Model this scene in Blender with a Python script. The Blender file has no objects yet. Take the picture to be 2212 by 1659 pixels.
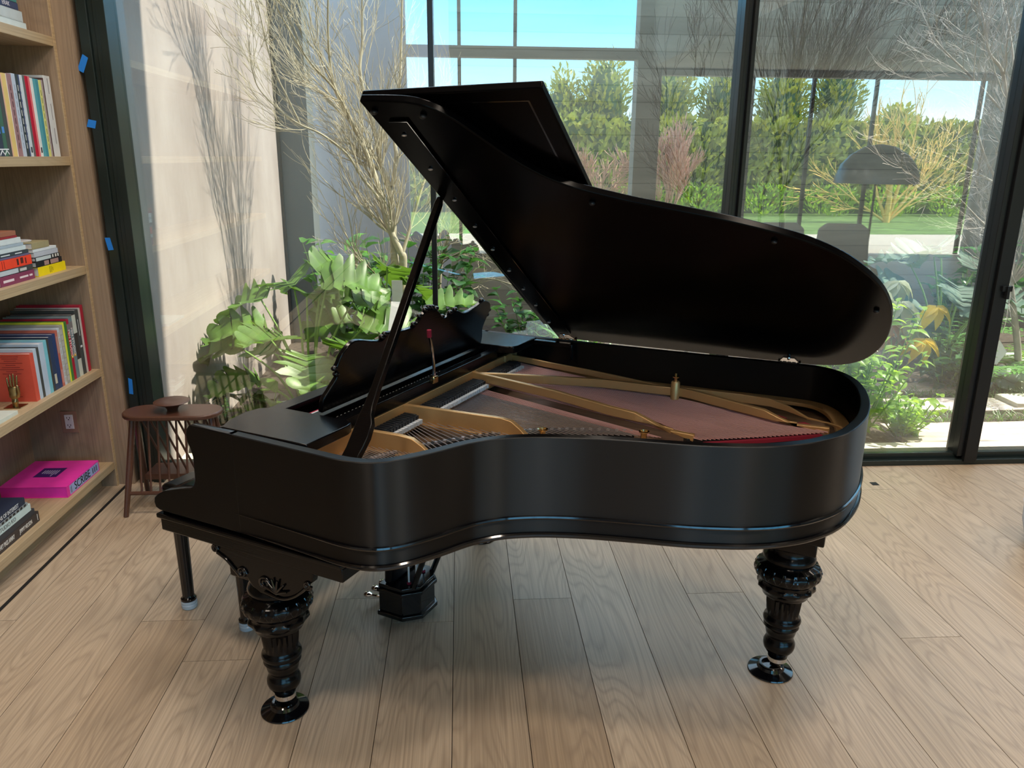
import bpy, bmesh, math, random
from mathutils import Vector, Matrix

# ------------------------------------------------------------------ camera, world, sun, exposure
S = bpy.context.scene
COL = S.collection
cam_d = bpy.data.cameras.new('camera')
cam_d.sensor_width = 36.0
cam_d.lens = 1680.0 / 2212.0 * 36.0
cam_d.clip_start = 0.05
cam_d.clip_end = 300
cam = bpy.data.objects.new('camera', cam_d)
COL.objects.link(cam)
R = Matrix(((0.9979240903738089, 0.00987268896837352, -0.06363992350828036),
            (-0.06385404529612214, 0.28021663627717885, -0.9578106794418321),
            (0.008376798369711565, 0.9598860175906496, 0.28026534299309325)))
cam.matrix_world = Matrix.Translation((0, 0, 1.7)) @ R.to_4x4()
S.camera = cam

w = bpy.data.worlds.new('sky')
S.world = w
w.use_nodes = True
nt = w.node_tree
nt.nodes.clear()
wo = nt.nodes.new('ShaderNodeOutputWorld')
bg = nt.nodes.new('ShaderNodeBackground')
tc = nt.nodes.new('ShaderNodeTexCoord')
sx = nt.nodes.new('ShaderNodeSeparateXYZ')
cr = nt.nodes.new('ShaderNodeValToRGB')
cr.color_ramp.elements[0].position = 0.0
cr.color_ramp.elements[0].color = (0.86, 0.83, 0.78, 1)
cr.color_ramp.elements[1].position = 0.75
cr.color_ramp.elements[1].color = (0.56, 0.60, 0.68, 1)
e = cr.color_ramp.elements.new(0.18)
e.color = (0.12, 0.56, 0.97, 1)
e = cr.color_ramp.elements.new(0.07)
e.color = (0.42, 0.72, 0.92, 1)
e = cr.color_ramp.elements.new(0.40)
e.color = (0.34, 0.60, 0.86, 1)
nt.links.new(tc.outputs['Generated'], sx.inputs[0])
nt.links.new(sx.outputs['Z'], cr.inputs[0])
nt.links.new(cr.outputs[0], bg.inputs[0])
nt.links.new(bg.outputs[0], wo.inputs[0])
bg.inputs[1].default_value = 4.8

sun_d = bpy.data.lights.new('sun', 'SUN')
sun_d.energy = 11.0
sun_d.color = (1.0, 0.90, 0.74)
sun_d.angle = math.radians(1.0)
sun = bpy.data.objects.new('sun', sun_d)
COL.objects.link(sun)
sun.rotation_euler = Vector((0.66, 0.10, 0.85)).to_track_quat('Z', 'Y').to_euler()

# added warm fill lights under the ceiling, balancing the blue skylight
for lx, ly_, lz, le in ((-1.0, 2.9, 4.38, 26), (0.5, 2.9, 4.38, 26), (2.0, 2.9, 4.38, 26), (4.4, 2.9, 3.18, 20), (6.4, 2.9, 3.18, 20), (0.5, 1.5, 4.38, 30), (-1.2, 0.2, 4.38, 34), (1.9, 0.2, 4.38, 34), (0.4, -2.2, 4.38, 34)):
    ld = bpy.data.lights.new('warm_fill', 'AREA')
    ld.shape = 'DISK'
    ld.size = 0.5
    ld.energy = le
    ld.color = (1.0, 0.85, 0.70)
    lo_ = bpy.data.objects.new('warm_fill', ld)
    lo_.location = (lx, ly_, lz)
    COL.objects.link(lo_)

S.view_settings.view_transform = 'Standard'
S.view_settings.look = 'None'
S.view_settings.gamma = 1.0
S.view_settings.exposure = 0.22
S.view_settings.use_curve_mapping = False
S.cycles.use_denoising = True
S.cycles.max_bounces = 8
S.cycles.diffuse_bounces = 4
S.cycles.glossy_bounces = 4
S.cycles.transparent_max_bounces = 12
S.cycles.caustics_reflective = False
S.cycles.caustics_refractive = False
S.cycles.sample_clamp_indirect = 6.0

RND = random.Random(7)
PI = math.pi
rad = math.radians


# ------------------------------------------------------------------ materials
def mat(name, col, rough=0.5, metal=0.0, spec=0.5, coat=0.0, var=0.0, vscale=6.0, bump=0.0, bscale=40.0, stretch=(1, 1, 1), emit=None, trans=0.0):
    m = bpy.data.materials.new(name)
    m.use_nodes = True
    t = m.node_tree
    b = t.nodes['Principled BSDF']
    b.inputs['Base Color'].default_value = (*col, 1)
    b.inputs['Roughness'].default_value = rough
    b.inputs['Metallic'].default_value = metal
    b.inputs['Specular IOR Level'].default_value = spec
    b.inputs['Coat Weight'].default_value = coat
    b.inputs['Coat Roughness'].default_value = 0.08
    if var > 0 or bump > 0:
        g = t.nodes.new('ShaderNodeTexCoord')
        mp = t.nodes.new('ShaderNodeMapping')
        mp.inputs['Scale'].default_value = stretch
        t.links.new(g.outputs['Object'], mp.inputs[0])
    if var > 0:
        n = t.nodes.new('ShaderNodeTexNoise')
        n.inputs['Scale'].default_value = vscale
        n.inputs['Detail'].default_value = 5
        t.links.new(mp.outputs[0], n.inputs['Vector'])
        r = t.nodes.new('ShaderNodeValToRGB')
        r.color_ramp.elements[0].position = 0.3
        r.color_ramp.elements[1].position = 0.7
        r.color_ramp.elements[0].color = (*[max(0, c * (1 - var)) for c in col], 1)
        r.color_ramp.elements[1].color = (*[min(1, c * (1 + var)) for c in col], 1)
        t.links.new(n.outputs[0], r.inputs[0])
        t.links.new(r.outputs[0], b.inputs['Base Color'])
    if bump > 0:
        n2 = t.nodes.new('ShaderNodeTexNoise')
        n2.inputs['Scale'].default_value = bscale
        n2.inputs['Detail'].default_value = 4
        t.links.new(mp.outputs[0], n2.inputs['Vector'])
        bp = t.nodes.new('ShaderNodeBump')
        bp.inputs['Strength'].default_value = bump
        bp.inputs['Distance'].default_value = 0.01
        t.links.new(n2.outputs[0], bp.inputs['Height'])
        t.links.new(bp.outputs[0], b.inputs['Normal'])
    return m


def leafmat(name, col, var=0.35, vscale=3.0, trans=0.45, rough=0.35):
    m = mat(name, col, rough, var=var, vscale=vscale)
    t = m.node_tree
    b = t.nodes['Principled BSDF']
    tr = t.nodes.new('ShaderNodeBsdfTranslucent')
    tr.inputs[0].default_value = (min(1, col[0] * 1.9), min(1, col[1] * 1.9), col[2] * 0.9, 1)
    mx = t.nodes.new('ShaderNodeMixShader')
    mx.inputs[0].default_value = trans
    t.links.new(b.outputs[0], mx.inputs[1])
    t.links.new(tr.outputs[0], mx.inputs[2])
    t.links.new(mx.outputs[0], t.nodes['Material Output'].inputs[0])
    return m


def woodmat(name, c1, c2, dark, axis='Y', gscale=1.0, rough=0.45, per_plank=False, line=0.55, bump=0.15):
    m = bpy.data.materials.new(name)
    m.use_nodes = True
    t = m.node_tree
    L = t.links.new
    N = t.nodes.new
    b = t.nodes['Principled BSDF']
    b.inputs['Roughness'].default_value = rough
    g = N('ShaderNodeTexCoord')
    mp = N('ShaderNodeMapping')
    L(g.outputs['Object'], mp.inputs[0])
    a, s = 5.5 * gscale, 0.75 * gscale
    mp.inputs['Scale'].default_value = {'Y': (a, s, a), 'Z': (a, a, s), 'X': (s, a, a)}[axis]
    vec = mp.outputs[0]
    if per_plank:
        at = N('ShaderNodeAttribute')
        at.attribute_name = 'plank'
        ad = N('ShaderNodeVectorMath')
        ad.operation = 'MULTIPLY_ADD'
        L(at.outputs['Color'], ad.inputs[0])
        ad.inputs[1].default_value = (37, 53, 11)
        L(vec, ad.inputs[2])
        vec = ad.outputs[0]
    n1 = N('ShaderNodeTexNoise')
    n1.inputs['Scale'].default_value = 0.9
    n1.inputs['Detail'].default_value = 1.5
    L(vec, n1.inputs['Vector'])
    ml = N('ShaderNodeMath')
    ml.operation = 'MULTIPLY'
    ml.inputs[1].default_value = 28.0
    L(n1.outputs[0], ml.inputs[0])
    pp = N('ShaderNodeMath')
    pp.operation = 'PINGPONG'
    pp.inputs[1].default_value = 0.5
    L(ml.outputs[0], pp.inputs[0])
    r1 = N('ShaderNodeValToRGB')
    r1.color_ramp.elements[0].position = 0.0
    r1.color_ramp.elements[0].color = (0, 0, 0, 1)
    r1.color_ramp.elements[1].position = 0.28
    r1.color_ramp.elements[1].color = (1, 1, 1, 1)
    L(pp.outputs[0], r1.inputs[0])
    n2 = N('ShaderNodeTexNoise')
    mp2 = N('ShaderNodeMapping')
    mp2.inputs['Scale'].default_value = {'Y': (14, 0.9, 14), 'Z': (14, 14, 0.9), 'X': (0.9, 14, 14)}[axis]
    L(vec, mp2.inputs[0])
    n2.inputs['Scale'].default_value = 2.2
    n2.inputs['Detail'].default_value = 3
    L(mp2.outputs[0], n2.inputs['Vector'])
    n3 = N('ShaderNodeTexNoise')
    n3.inputs['Scale'].default_value = 0.5
    L(vec, n3.inputs['Vector'])
    base = N('ShaderNodeMix')
    base.data_type = 'RGBA'
    base.inputs[6].default_value = (*c1, 1)
    base.inputs[7].default_value = (*c2, 1)
    if per_plank:
        sp = N('ShaderNodeSeparateColor')
        L(at.outputs['Color'], sp.inputs[0])
        av = N('ShaderNodeMath')
        av.operation = 'MULTIPLY_ADD'
        L(sp.outputs[2], av.inputs[0])
        av.inputs[1].default_value = 0.5
        sb = N('ShaderNodeMath')
        sb.operation = 'MULTIPLY_ADD'
        L(n3.outputs[0], sb.inputs[0])
        sb.inputs[1].default_value = 0.6
        sb.inputs[2].default_value = -0.2
        L(sb.outputs[0], av.inputs[2])
        L(av.outputs[0], base.inputs[0])
    else:
        L(n3.outputs[0], base.inputs[0])
    fine = N('ShaderNodeMix')
    fine.data_type = 'RGBA'
    fine.blend_type = 'MULTIPLY'
    fine.inputs[0].default_value = 0.55
    L(base.outputs[2], fine.inputs[6])
    r2 = N('ShaderNodeValToRGB')
    r2.color_ramp.elements[0].position = 0.35
    r2.color_ramp.elements[0].color = (0.62, 0.60, 0.58, 1)
    r2.color_ramp.elements[1].position = 0.62
    r2.color_ramp.elements[1].color = (1.0, 1.0, 1.0, 1)
    L(n2.outputs[0], r2.inputs[0])
    L(r2.outputs[0], fine.inputs[7])
    fin = N('ShaderNodeMix')
    fin.data_type = 'RGBA'
    fin.inputs[6].default_value = (*dark, 1)
    L(fine.outputs[2], fin.inputs[7])
    mm = N('ShaderNodeMath')
    mm.operation = 'MULTIPLY_ADD'
    L(r1.outputs[0], mm.inputs[0])
    mm.inputs[1].default_value = line
    mm.inputs[2].default_value = 1 - line
    L(mm.outputs[0], fin.inputs[0])
    L(fin.outputs[2], b.inputs['Base Color'])
    bp = N('ShaderNodeBump')
    bp.inputs['Strength'].default_value = bump
    bp.inputs['Distance'].default_value = 0.004
    L(n2.outputs[0], bp.inputs['Height'])
    L(bp.outputs[0], b.inputs['Normal'])
    return m


def glassmat(name, tint, refl):
    m = bpy.data.materials.new(name)
    m.use_nodes = True
    t = m.node_tree
    t.nodes.clear()
    o = t.nodes.new('ShaderNodeOutputMaterial')
    tr = t.nodes.new('ShaderNodeBsdfTransparent')
    tr.inputs[0].default_value = (*tint, 1)
    gl = t.nodes.new('ShaderNodeBsdfGlossy')
    gl.inputs['Roughness'].default_value = 0.0
    gl.inputs['Color'].default_value = (0.95, 1.0, 1.0, 1)
    lw = t.nodes.new('ShaderNodeLayerWeight')
    lw.inputs[0].default_value = 0.5
    pw = t.nodes.new('ShaderNodeMath')
    pw.operation = 'POWER'
    pw.inputs[1].default_value = 4.0
    ma = t.nodes.new('ShaderNodeMath')
    ma.operation = 'MULTIPLY_ADD'
    ma.inputs[1].default_value = 0.8 - refl
    ma.inputs[2].default_value = refl
    mx = t.nodes.new('ShaderNodeMixShader')
    t.links.new(lw.outputs['Facing'], pw.inputs[0])
    t.links.new(pw.outputs[0], ma.inputs[0])
    t.links.new(ma.outputs[0], mx.inputs[0])
    t.links.new(tr.outputs[0], mx.inputs[1])
    t.links.new(gl.outputs[0], mx.inputs[2])
    t.links.new(mx.outputs[0], o.inputs[0])
    return m


def plastermat(name, c1, c2, scale=1.2, stretch=(1, 1, 0.35), rough=0.85, extra=None):
    m = bpy.data.materials.new(name)
    m.use_nodes = True
    t = m.node_tree
    L = t.links.new
    b = t.nodes['Principled BSDF']
    b.inputs['Roughness'].default_value = rough
    b.inputs['Specular IOR Level'].default_value = 0.2
    g = t.nodes.new('ShaderNodeTexCoord')
    mp = t.nodes.new('ShaderNodeMapping')
    mp.inputs['Scale'].default_value = stretch
    L(g.outputs['Object'], mp.inputs[0])
    n = t.nodes.new('ShaderNodeTexNoise')
    n.inputs['Scale'].default_value = scale
    n.inputs['Detail'].default_value = 8
    n.inputs['Roughness'].default_value = 0.62
    L(mp.outputs[0], n.inputs['Vector'])
    r = t.nodes.new('ShaderNodeValToRGB')
    r.color_ramp.elements[0].position = 0.36
    r.color_ramp.elements[0].color = (*c1, 1)
    r.color_ramp.elements[1].position = 0.62
    r.color_ramp.elements[1].color = (*c2, 1)
    L(n.outputs[0], r.inputs[0])
    src = r.outputs[0]
    if extra == 'boards':
        sp = t.nodes.new('ShaderNodeSeparateXYZ')
        L(g.outputs['Object'], sp.inputs[0])
        mu = t.nodes.new('ShaderNodeMath')
        mu.operation = 'MULTIPLY'
        mu.inputs[1].default_value = 1 / 0.16
        L(sp.outputs[2], mu.inputs[0])
        fl = t.nodes.new('ShaderNodeMath')
        fl.operation = 'FLOOR'
        L(mu.outputs[0], fl.inputs[0])
        fr = t.nodes.new('ShaderNodeMath')
        fr.operation = 'FRACT'
        L(mu.outputs[0], fr.inputs[0])
        wn = t.nodes.new('ShaderNodeTexWhiteNoise')
        wn.noise_dimensions = '1D'
        L(fl.outputs[0], wn.inputs['W'])
        mr = t.nodes.new('ShaderNodeMapRange')
        mr.inputs['To Min'].default_value = 0.82
        mr.inputs['To Max'].default_value = 1.08
        L(wn.outputs['Value'], mr.inputs['Value'])
        gt = t.nodes.new('ShaderNodeMath')
        gt.operation = 'GREATER_THAN'
        gt.inputs[1].default_value = 0.06
        L(fr.outputs[0], gt.inputs[0])
        ga = t.nodes.new('ShaderNodeMath')
        ga.operation = 'MULTIPLY_ADD'
        ga.inputs[1].default_value = 0.35
        ga.inputs[2].default_value = 0.65
        L(gt.outputs[0], ga.inputs[0])
        m2 = t.nodes.new('ShaderNodeMath')
        m2.operation = 'MULTIPLY'
        L(mr.outputs[0], m2.inputs[0])
        L(ga.outputs[0], m2.inputs[1])
        sc = t.nodes.new('ShaderNodeVectorMath')
        sc.operation = 'SCALE'
        L(src, sc.inputs[0])
        L(m2.outputs[0], sc.inputs['Scale'])
        src = sc.outputs[0]
    L(src, b.inputs['Base Color'])
    bp = t.nodes.new('ShaderNodeBump')
    bp.inputs['Strength'].default_value = 0.25
    bp.inputs['Distance'].default_value = 0.01
    L(n.outputs[0], bp.inputs['Height'])
    L(bp.outputs[0], b.inputs['Normal'])
    return m


M = {}
M['oak_floor'] = woodmat('oak_floor', (0.58, 0.465, 0.345), (0.42, 0.305, 0.20), (0.26, 0.19, 0.135), 'Y', 1.0, 0.42, per_plank=True, line=0.42)
M['oak_shelf'] = woodmat('oak_shelf', (0.36, 0.265, 0.19), (0.31, 0.225, 0.16), (0.21, 0.15, 0.105), 'Z', 0.8, 0.5, line=0.35)
M['oak_edge'] = woodmat('oak_edge', (0.56, 0.43, 0.27), (0.50, 0.37, 0.22), (0.38, 0.28, 0.17), 'Y', 0.8, 0.5, line=0.3)
M['walnut'] = woodmat('walnut', (0.12, 0.050, 0.030), (0.085, 0.035, 0.022), (0.06, 0.025, 0.015), 'Z', 3.0, 0.35, line=0.4)
M['black'] = mat('black_satin', (0.0020, 0.0020, 0.0026), 0.17, spec=0.27, bump=0.05, bscale=6, stretch=(2, 2, 60))
M['black_brushed'] = mat('black_brushed', (0.0016, 0.0016, 0.0022), 0.42, spec=0.42, bump=0.03, bscale=5, stretch=(2, 2, 60))
_t = M['black_brushed'].node_tree
_b = _t.nodes['Principled BSDF']
_b.inputs['Anisotropic'].default_value = 1.0
_b.inputs['Anisotropic Rotation'].default_value = 0.25
_g = _t.nodes.new('ShaderNodeTangent')
_g.direction_type = 'RADIAL'
_g.axis = 'Z'
_t.links.new(_g.outputs[0], _b.inputs['Tangent'])
M['black_gloss'] = mat('black_gloss', (0.003, 0.003, 0.004), 0.10, spec=0.6)
M['lid_black'] = mat('lid_black', (0.0008, 0.0008, 0.0012), 0.22, spec=0.07)
M['gold'] = mat('gold_bronze', (0.68, 0.42, 0.18), 0.38, metal=0.55, bump=0.06, bscale=220)
M['soundboard'] = mat('soundboard', (0.26, 0.17, 0.11), 0.25, var=0.25, vscale=3, stretch=(1, 14, 1))
M['copper'] = mat('copper_wire', (0.85, 0.50, 0.48), 0.35, metal=0.4)
M['steel'] = mat('steel_wire', (0.66, 0.63, 0.66), 0.28, metal=0.7)
M['chrome'] = mat('chrome', (0.78, 0.78, 0.8), 0.08, metal=1.0)
M['brass'] = mat('brass', (0.72, 0.52, 0.25), 0.22, metal=1.0)
M['bronze_hand'] = mat('antique_brass', (0.35, 0.24, 0.11), 0.28, metal=1.0)
M['felt_white'] = mat('white_felt', (0.72, 0.76, 0.80), 0.9)
M['felt_red'] = mat('red_felt', (0.28, 0.010, 0.035), 0.95)
M['damper'] = mat('damper_black', (0.012, 0.014, 0.018), 0.35, spec=0.4)
M['ivory'] = mat('ivory', (0.75, 0.72, 0.64), 0.3)
M['frame'] = mat('anodized_frame', (0.009, 0.010, 0.011), 0.3, metal=0.0, spec=0.35)
M['frame_green'] = mat('anodized_green', (0.016, 0.024, 0.022), 0.28, metal=0.2, spec=0.5)
M['glass'] = glassmat('window_glass', (0.95, 0.98, 0.965), 0.16)
M['tape'] = mat('blue_tape', (0.01, 0.20, 0.72), 0.6)
M['stucco'] = plastermat('rose_stucco', (0.27, 0.225, 0.21), (0.38, 0.335, 0.32), 1.3, (1, 0.9, 0.4))
M['greywall'] = plastermat('grey_render', (0.30, 0.29, 0.30), (0.37, 0.36, 0.375), 1.0, (1, 1, 0.6))
M['pier'] = plastermat('dark_pier', (0.10, 0.115, 0.12), (0.14, 0.155, 0.16), 2.0)
M['board'] = plastermat('board_formed_concrete', (0.18, 0.16, 0.125), (0.26, 0.23, 0.18), 1.5, (0.35, 1, 3), extra='boards')
M['plaster'] = mat('warm_grey_plaster', (0.36, 0.33, 0.29), 0.9)
M['darkwall'] = mat('dark_ceiling_edge', (0.30, 0.28, 0.25), 0.8)
M['soil'] = mat('soil', (0.05, 0.036, 0.026), 0.95, var=0.6, vscale=30, bump=0.9, bscale=45)
M['paver'] = mat('stone_paver', (0.52, 0.42, 0.38), 0.85, var=0.25, vscale=9, bump=0.5, bscale=14, stretch=(0.5, 2, 1))
M['threshold'] = mat('pale_threshold', (0.60, 0.55, 0.47), 0.8, var=0.12, vscale=16)
M['lawn'] = mat('lawn', (0.12, 0.22, 0.05), 0.9, var=0.3, vscale=2)
M['path'] = mat('pale_path', (0.56, 0.50, 0.42), 0.9)
M['bark'] = mat('pale_bark', (0.42, 0.37, 0.27), 0.85, var=0.25, vscale=12, stretch=(1, 1, 0.3))
M['bark_dark'] = mat('dark_bark', (0.085, 0.072, 0.062), 0.9, var=0.25, vscale=12)
M['bark_yellow'] = mat('golden_bark', (0.80, 0.52, 0.14), 0.8, var=0.15, vscale=12)
M['bark_pink'] = mat('pink_twigs', (0.62, 0.36, 0.27), 0.8, var=0.15, vscale=12)
M['bark_grey'] = mat('silver_twigs', (0.40, 0.36, 0.33), 0.8, var=0.2, vscale=12)
M['leaf_philo'] = leafmat('philodendron_leaf', (0.085, 0.17, 0.028), 0.5, 7.0, 0.28, 0.42)
M['leaf_stalk'] = mat('green_stalk', (0.20, 0.34, 0.07), 0.5)
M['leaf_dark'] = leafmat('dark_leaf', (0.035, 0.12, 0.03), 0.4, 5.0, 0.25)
M['leaf_bright'] = leafmat('bright_leaf', (0.22, 0.36, 0.05), 0.4, 6.0, 0.5)
M['leaf_fern'] = leafmat('fern_leaf', (0.10, 0.25, 0.06), 0.4, 5.0, 0.35)
M['leaf_blue'] = leafmat('blue_green_leaf', (0.05, 0.11, 0.075), 0.4, 5.0, 0.15, 0.7)
M['leaf_hedge'] = leafmat('hedge_leaf', (0.34, 0.35, 0.07), 0.55, 1.6, 0.3)
M['leaf_yellow'] = leafmat('yellow_leaf', (0.75, 0.50, 0.03), 0.3, 5.0, 0.45)
M['leaf_dry'] = leafmat('dry_leaf', (0.36, 0.20, 0.09), 0.4, 6.0, 0.3)
M['leaf_silver'] = leafmat('silver_leaf', (0.36, 0.38, 0.27), 0.3, 6.0, 0.3)
M['grass'] = leafmat('grass_blade', (0.11, 0.20, 0.07), 0.4, 8.0, 0.3)
M['tag'] = mat('white_tag', (0.82, 0.82, 0.86), 0.5)
M['pipe'] = mat('grey_pipe', (0.46, 0.50, 0.49), 0.5, var=0.1)
M['cap'] = mat('translucent_cup', (0.42, 0.52, 0.62), 0.25, spec=0.6)
M['pouf'] = mat('pale_blue_grey_fabric', (0.50, 0.53, 0.58), 0.95, var=0.1, vscale=60, bump=0.3, bscale=200)
M['paper'] = mat('paper', (0.78, 0.78, 0.80), 0.85)
M['outlet'] = mat('outlet_white', (0.72, 0.74, 0.80), 0.4)
M['dark'] = mat('dark_gap', (0.004, 0.004, 0.004), 0.7)
M['lampshade'] = mat('dark_lampshade', (0.05, 0.06, 0.08), 0.3, metal=0.3)
M['concrete'] = mat('soft_grey', (0.33, 0.33, 0.33), 0.85)
_cc = {}


def cmat(c):
    k = tuple(round(x, 3) for x in c)
    if k not in _cc:
        _cc[k] = mat('cover_%d' % len(_cc), c, 0.45, var=0.05, vscale=20)
    return _cc[k]


# ------------------------------------------------------------------ mesh builder
class MB:
    def __init__(s):
        s.v, s.f = [], []

    def add(s, vs, fs):
        o = len(s.v)
        s.v += [tuple(p) for p in vs]
        s.f += [tuple(i + o for i in f) for f in fs]
        return s

    def box(s, x0, x1, y0, y1, z0, z1):
        return s.add([(x0, y0, z0), (x1, y0, z0), (x1, y1, z0), (x0, y1, z0), (x0, y0, z1), (x1, y0, z1), (x1, y1, z1), (x0, y1, z1)],
                     [(0, 3, 2, 1), (4, 5, 6, 7), (0, 1, 5, 4), (1, 2, 6, 5), (2, 3, 7, 6), (3, 0, 4, 7)])

    def prism(s, poly, h0, h1, fn=None):
        fn = fn or (lambda a, b, h: (a, b, h))
        n = len(poly)
        vs = [fn(a, b, h0) for a, b in poly] + [fn(a, b, h1) for a, b in poly]
        fs = [tuple(range(n - 1, -1, -1)), tuple(range(n, 2 * n))]
        fs += [(i, (i + 1) % n, n + (i + 1) % n, n + i) for i in range(n)]
        return s.add(vs, fs)

    def ring(s, outer, inner, z0, z1, closed=False):
        n = len(outer)
        vs = [(*p, z0) for p in outer] + [(*p, z1) for p in outer] + [(*p, z1) for p in inner] + [(*p, z0) for p in inner]
        fs = []
        m = n if closed else n - 1
        for i in range(m):
            j = (i + 1) % n
            for k in range(4):
                a, b = k * n, ((k + 1) % 4) * n
                fs.append((a + i, a + j, b + j, b + i))
        if not closed:
            fs += [(0, n, 2 * n, 3 * n), (n - 1, 4 * n - 1, 3 * n - 1, 2 * n - 1)]
        return s.add(vs, fs)

    def tube(s, pts, rr, n=8, caps=True):
        pts = [Vector(p) for p in pts]
        if not hasattr(rr, '__len__'):
            rr = [rr] * len(pts)
        vs, fs = [], []
        pu = None
        for i, p in enumerate(pts):
            d = (pts[min(i + 1, len(pts) - 1)] - pts[max(i - 1, 0)])
            if d.length < 1e-9:
                d = Vector((0, 0, 1))
            d.normalize()
            if pu is None:
                u = d.orthogonal().normalized()
            else:
                u = (pu - d * pu.dot(d))
                u = u.normalized() if u.length > 1e-6 else d.orthogonal().normalized()
            pu = u
            w_ = d.cross(u)
            for k in range(n):
                a = 2 * PI * k / n
                vs.append(p + (u * math.cos(a) + w_ * math.sin(a)) * rr[i])
        for i in range(len(pts) - 1):
            for k in range(n):
                a, b = i * n + k, i * n + (k + 1) % n
                fs.append((a, b, b + n, a + n))
        if caps:
            fs.append(tuple(range(n - 1, -1, -1)))
            fs.append(tuple(len(vs) - n + k for k in range(n)))
        return s.add(vs, fs)

    def lathe(s, prof, c=(0, 0, 0), n=32, flute=None):
        vs, fs = [], []
        for i, (r, z) in enumerate(prof):
            for k in range(n):
                a = 2 * PI * k / n
                q = r
                if flute and flute[0] <= z <= flute[1]:
                    q = r * (1 - flute[3] * (0.5 + 0.5 * math.cos(a * flute[2])))
                vs.append((c[0] + q * math.cos(a), c[1] + q * math.sin(a), c[2] + z))
        for i in range(len(prof) - 1):
            for k in range(n):
                a, b = i * n + k, i * n + (k + 1) % n
                fs.append((a, b, b + n, a + n))
        fs.append(tuple(range(n - 1, -1, -1)))
        fs.append(tuple(len(vs) - n + k for k in range(n)))
        return s.add(vs, fs)

    def ball(s, c, r, n=10, sc=(1, 1, 1)):
        m = n // 2 + 1
        prof = [(max(1e-4, r * math.sin(PI * i / m)), -r * math.cos(PI * i / m)) for i in range(m + 1)]
        o = len(s.v)
        s.lathe(prof, (0, 0, 0), n)
        for i in range(o, len(s.v)):
            p = s.v[i]
            s.v[i] = (p[0] * sc[0] + c[0], p[1] * sc[1] + c[1], p[2] * sc[2] + c[2])
        return s

    def xf(s, fn):
        s.v = [tuple(fn(*p)) for p in s.v]
        return s

    def build(s, name, m, parent=None, smooth=True, bevel=0.0, ang=35):
        me = bpy.data.meshes.new(name)
        me.from_pydata(s.v, [], s.f)
        me.materials.append(M[m] if isinstance(m, str) else m)
        me.validate(verbose=False)
        if smooth:
            me.polygons.foreach_set('use_smooth', [True] * len(me.polygons))
            me.set_sharp_from_angle(angle=rad(ang))
        me.update()
        o = bpy.data.objects.new(name, me)
        COL.objects.link(o)
        if parent:
            o.parent = parent
        if bevel:
            b = o.modifiers.new('bevel', 'BEVEL')
            b.width = bevel
            b.segments = 2
            b.limit_method = 'ANGLE'
            b.angle_limit = rad(40)
        return o


def tag(o, label, cat, group=None, kind=None):
    o['label'] = label
    o['category'] = cat
    if group:
        o['group'] = group
    if kind:
        o['kind'] = kind
    return o


def empty(name, loc=(0, 0, 0), rz=0.0):
    o = bpy.data.objects.new(name, None)
    o.empty_display_size = 0.1
    o.location = loc
    o.rotation_euler = (0, 0, rz)
    COL.objects.link(o)
    return o


def struct(o):
    o['kind'] = 'structure'
    return o


def clone(o, parent=None, **kw):
    c = o.copy()
    COL.objects.link(c)
    c.parent = parent if parent else o.parent
    for k, v in kw.items():
        setattr(c, k, v)
    return c


def text(parent, s, size, loc, rot, m, name='lettering', sx_=1.0):
    cu = bpy.data.curves.new(name, 'FONT')
    cu.body = s
    cu.size = size
    cu.extrude = 0.0004
    cu.align_x = 'CENTER'
    cu.align_y = 'CENTER'
    cu.materials.append(M[m] if isinstance(m, str) else m)
    tmp = bpy.data.objects.new(name, cu)
    COL.objects.link(tmp)
    bpy.context.view_layer.update()
    me = bpy.data.meshes.new_from_object(tmp)
    bpy.data.objects.remove(tmp)
    bpy.data.curves.remove(cu)
    me.name = name
    me.materials.clear()
    me.materials.append(M[m] if isinstance(m, str) else m)
    o = bpy.data.objects.new(name, me)
    COL.objects.link(o)
    o.parent = parent
    o.location = loc
    o.rotation_euler = rot
    o.scale = (sx_, 1, 1)
    return o


def smooth_path(pts, n=4):
    out = []
    P = [Vector(p) for p in pts]
    for i in range(len(P) - 1):
        p0, p1, p2, p3 = P[max(i - 1, 0)], P[i], P[i + 1], P[min(i + 2, len(P) - 1)]
        for k in range(n):
            t = k / n
            out.append(0.5 * ((2 * p1) + (p2 - p0) * t + (2 * p0 - 5 * p1 + 4 * p2 - p3) * t * t + (3 * p1 - p0 - 3 * p2 + p3) * t ** 3))
    out.append(P[-1])
    return out


def offset2(pts, d):
    out = []
    n = len(pts)
    for i in range(n):
        a = Vector(pts[max(i - 1, 0)])
        b = Vector(pts[min(i + 1, n - 1)])
        t = (b - a).normalized()
        out.append((pts[i][0] - t.y * d, pts[i][1] + t.x * d))
    return out

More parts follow.
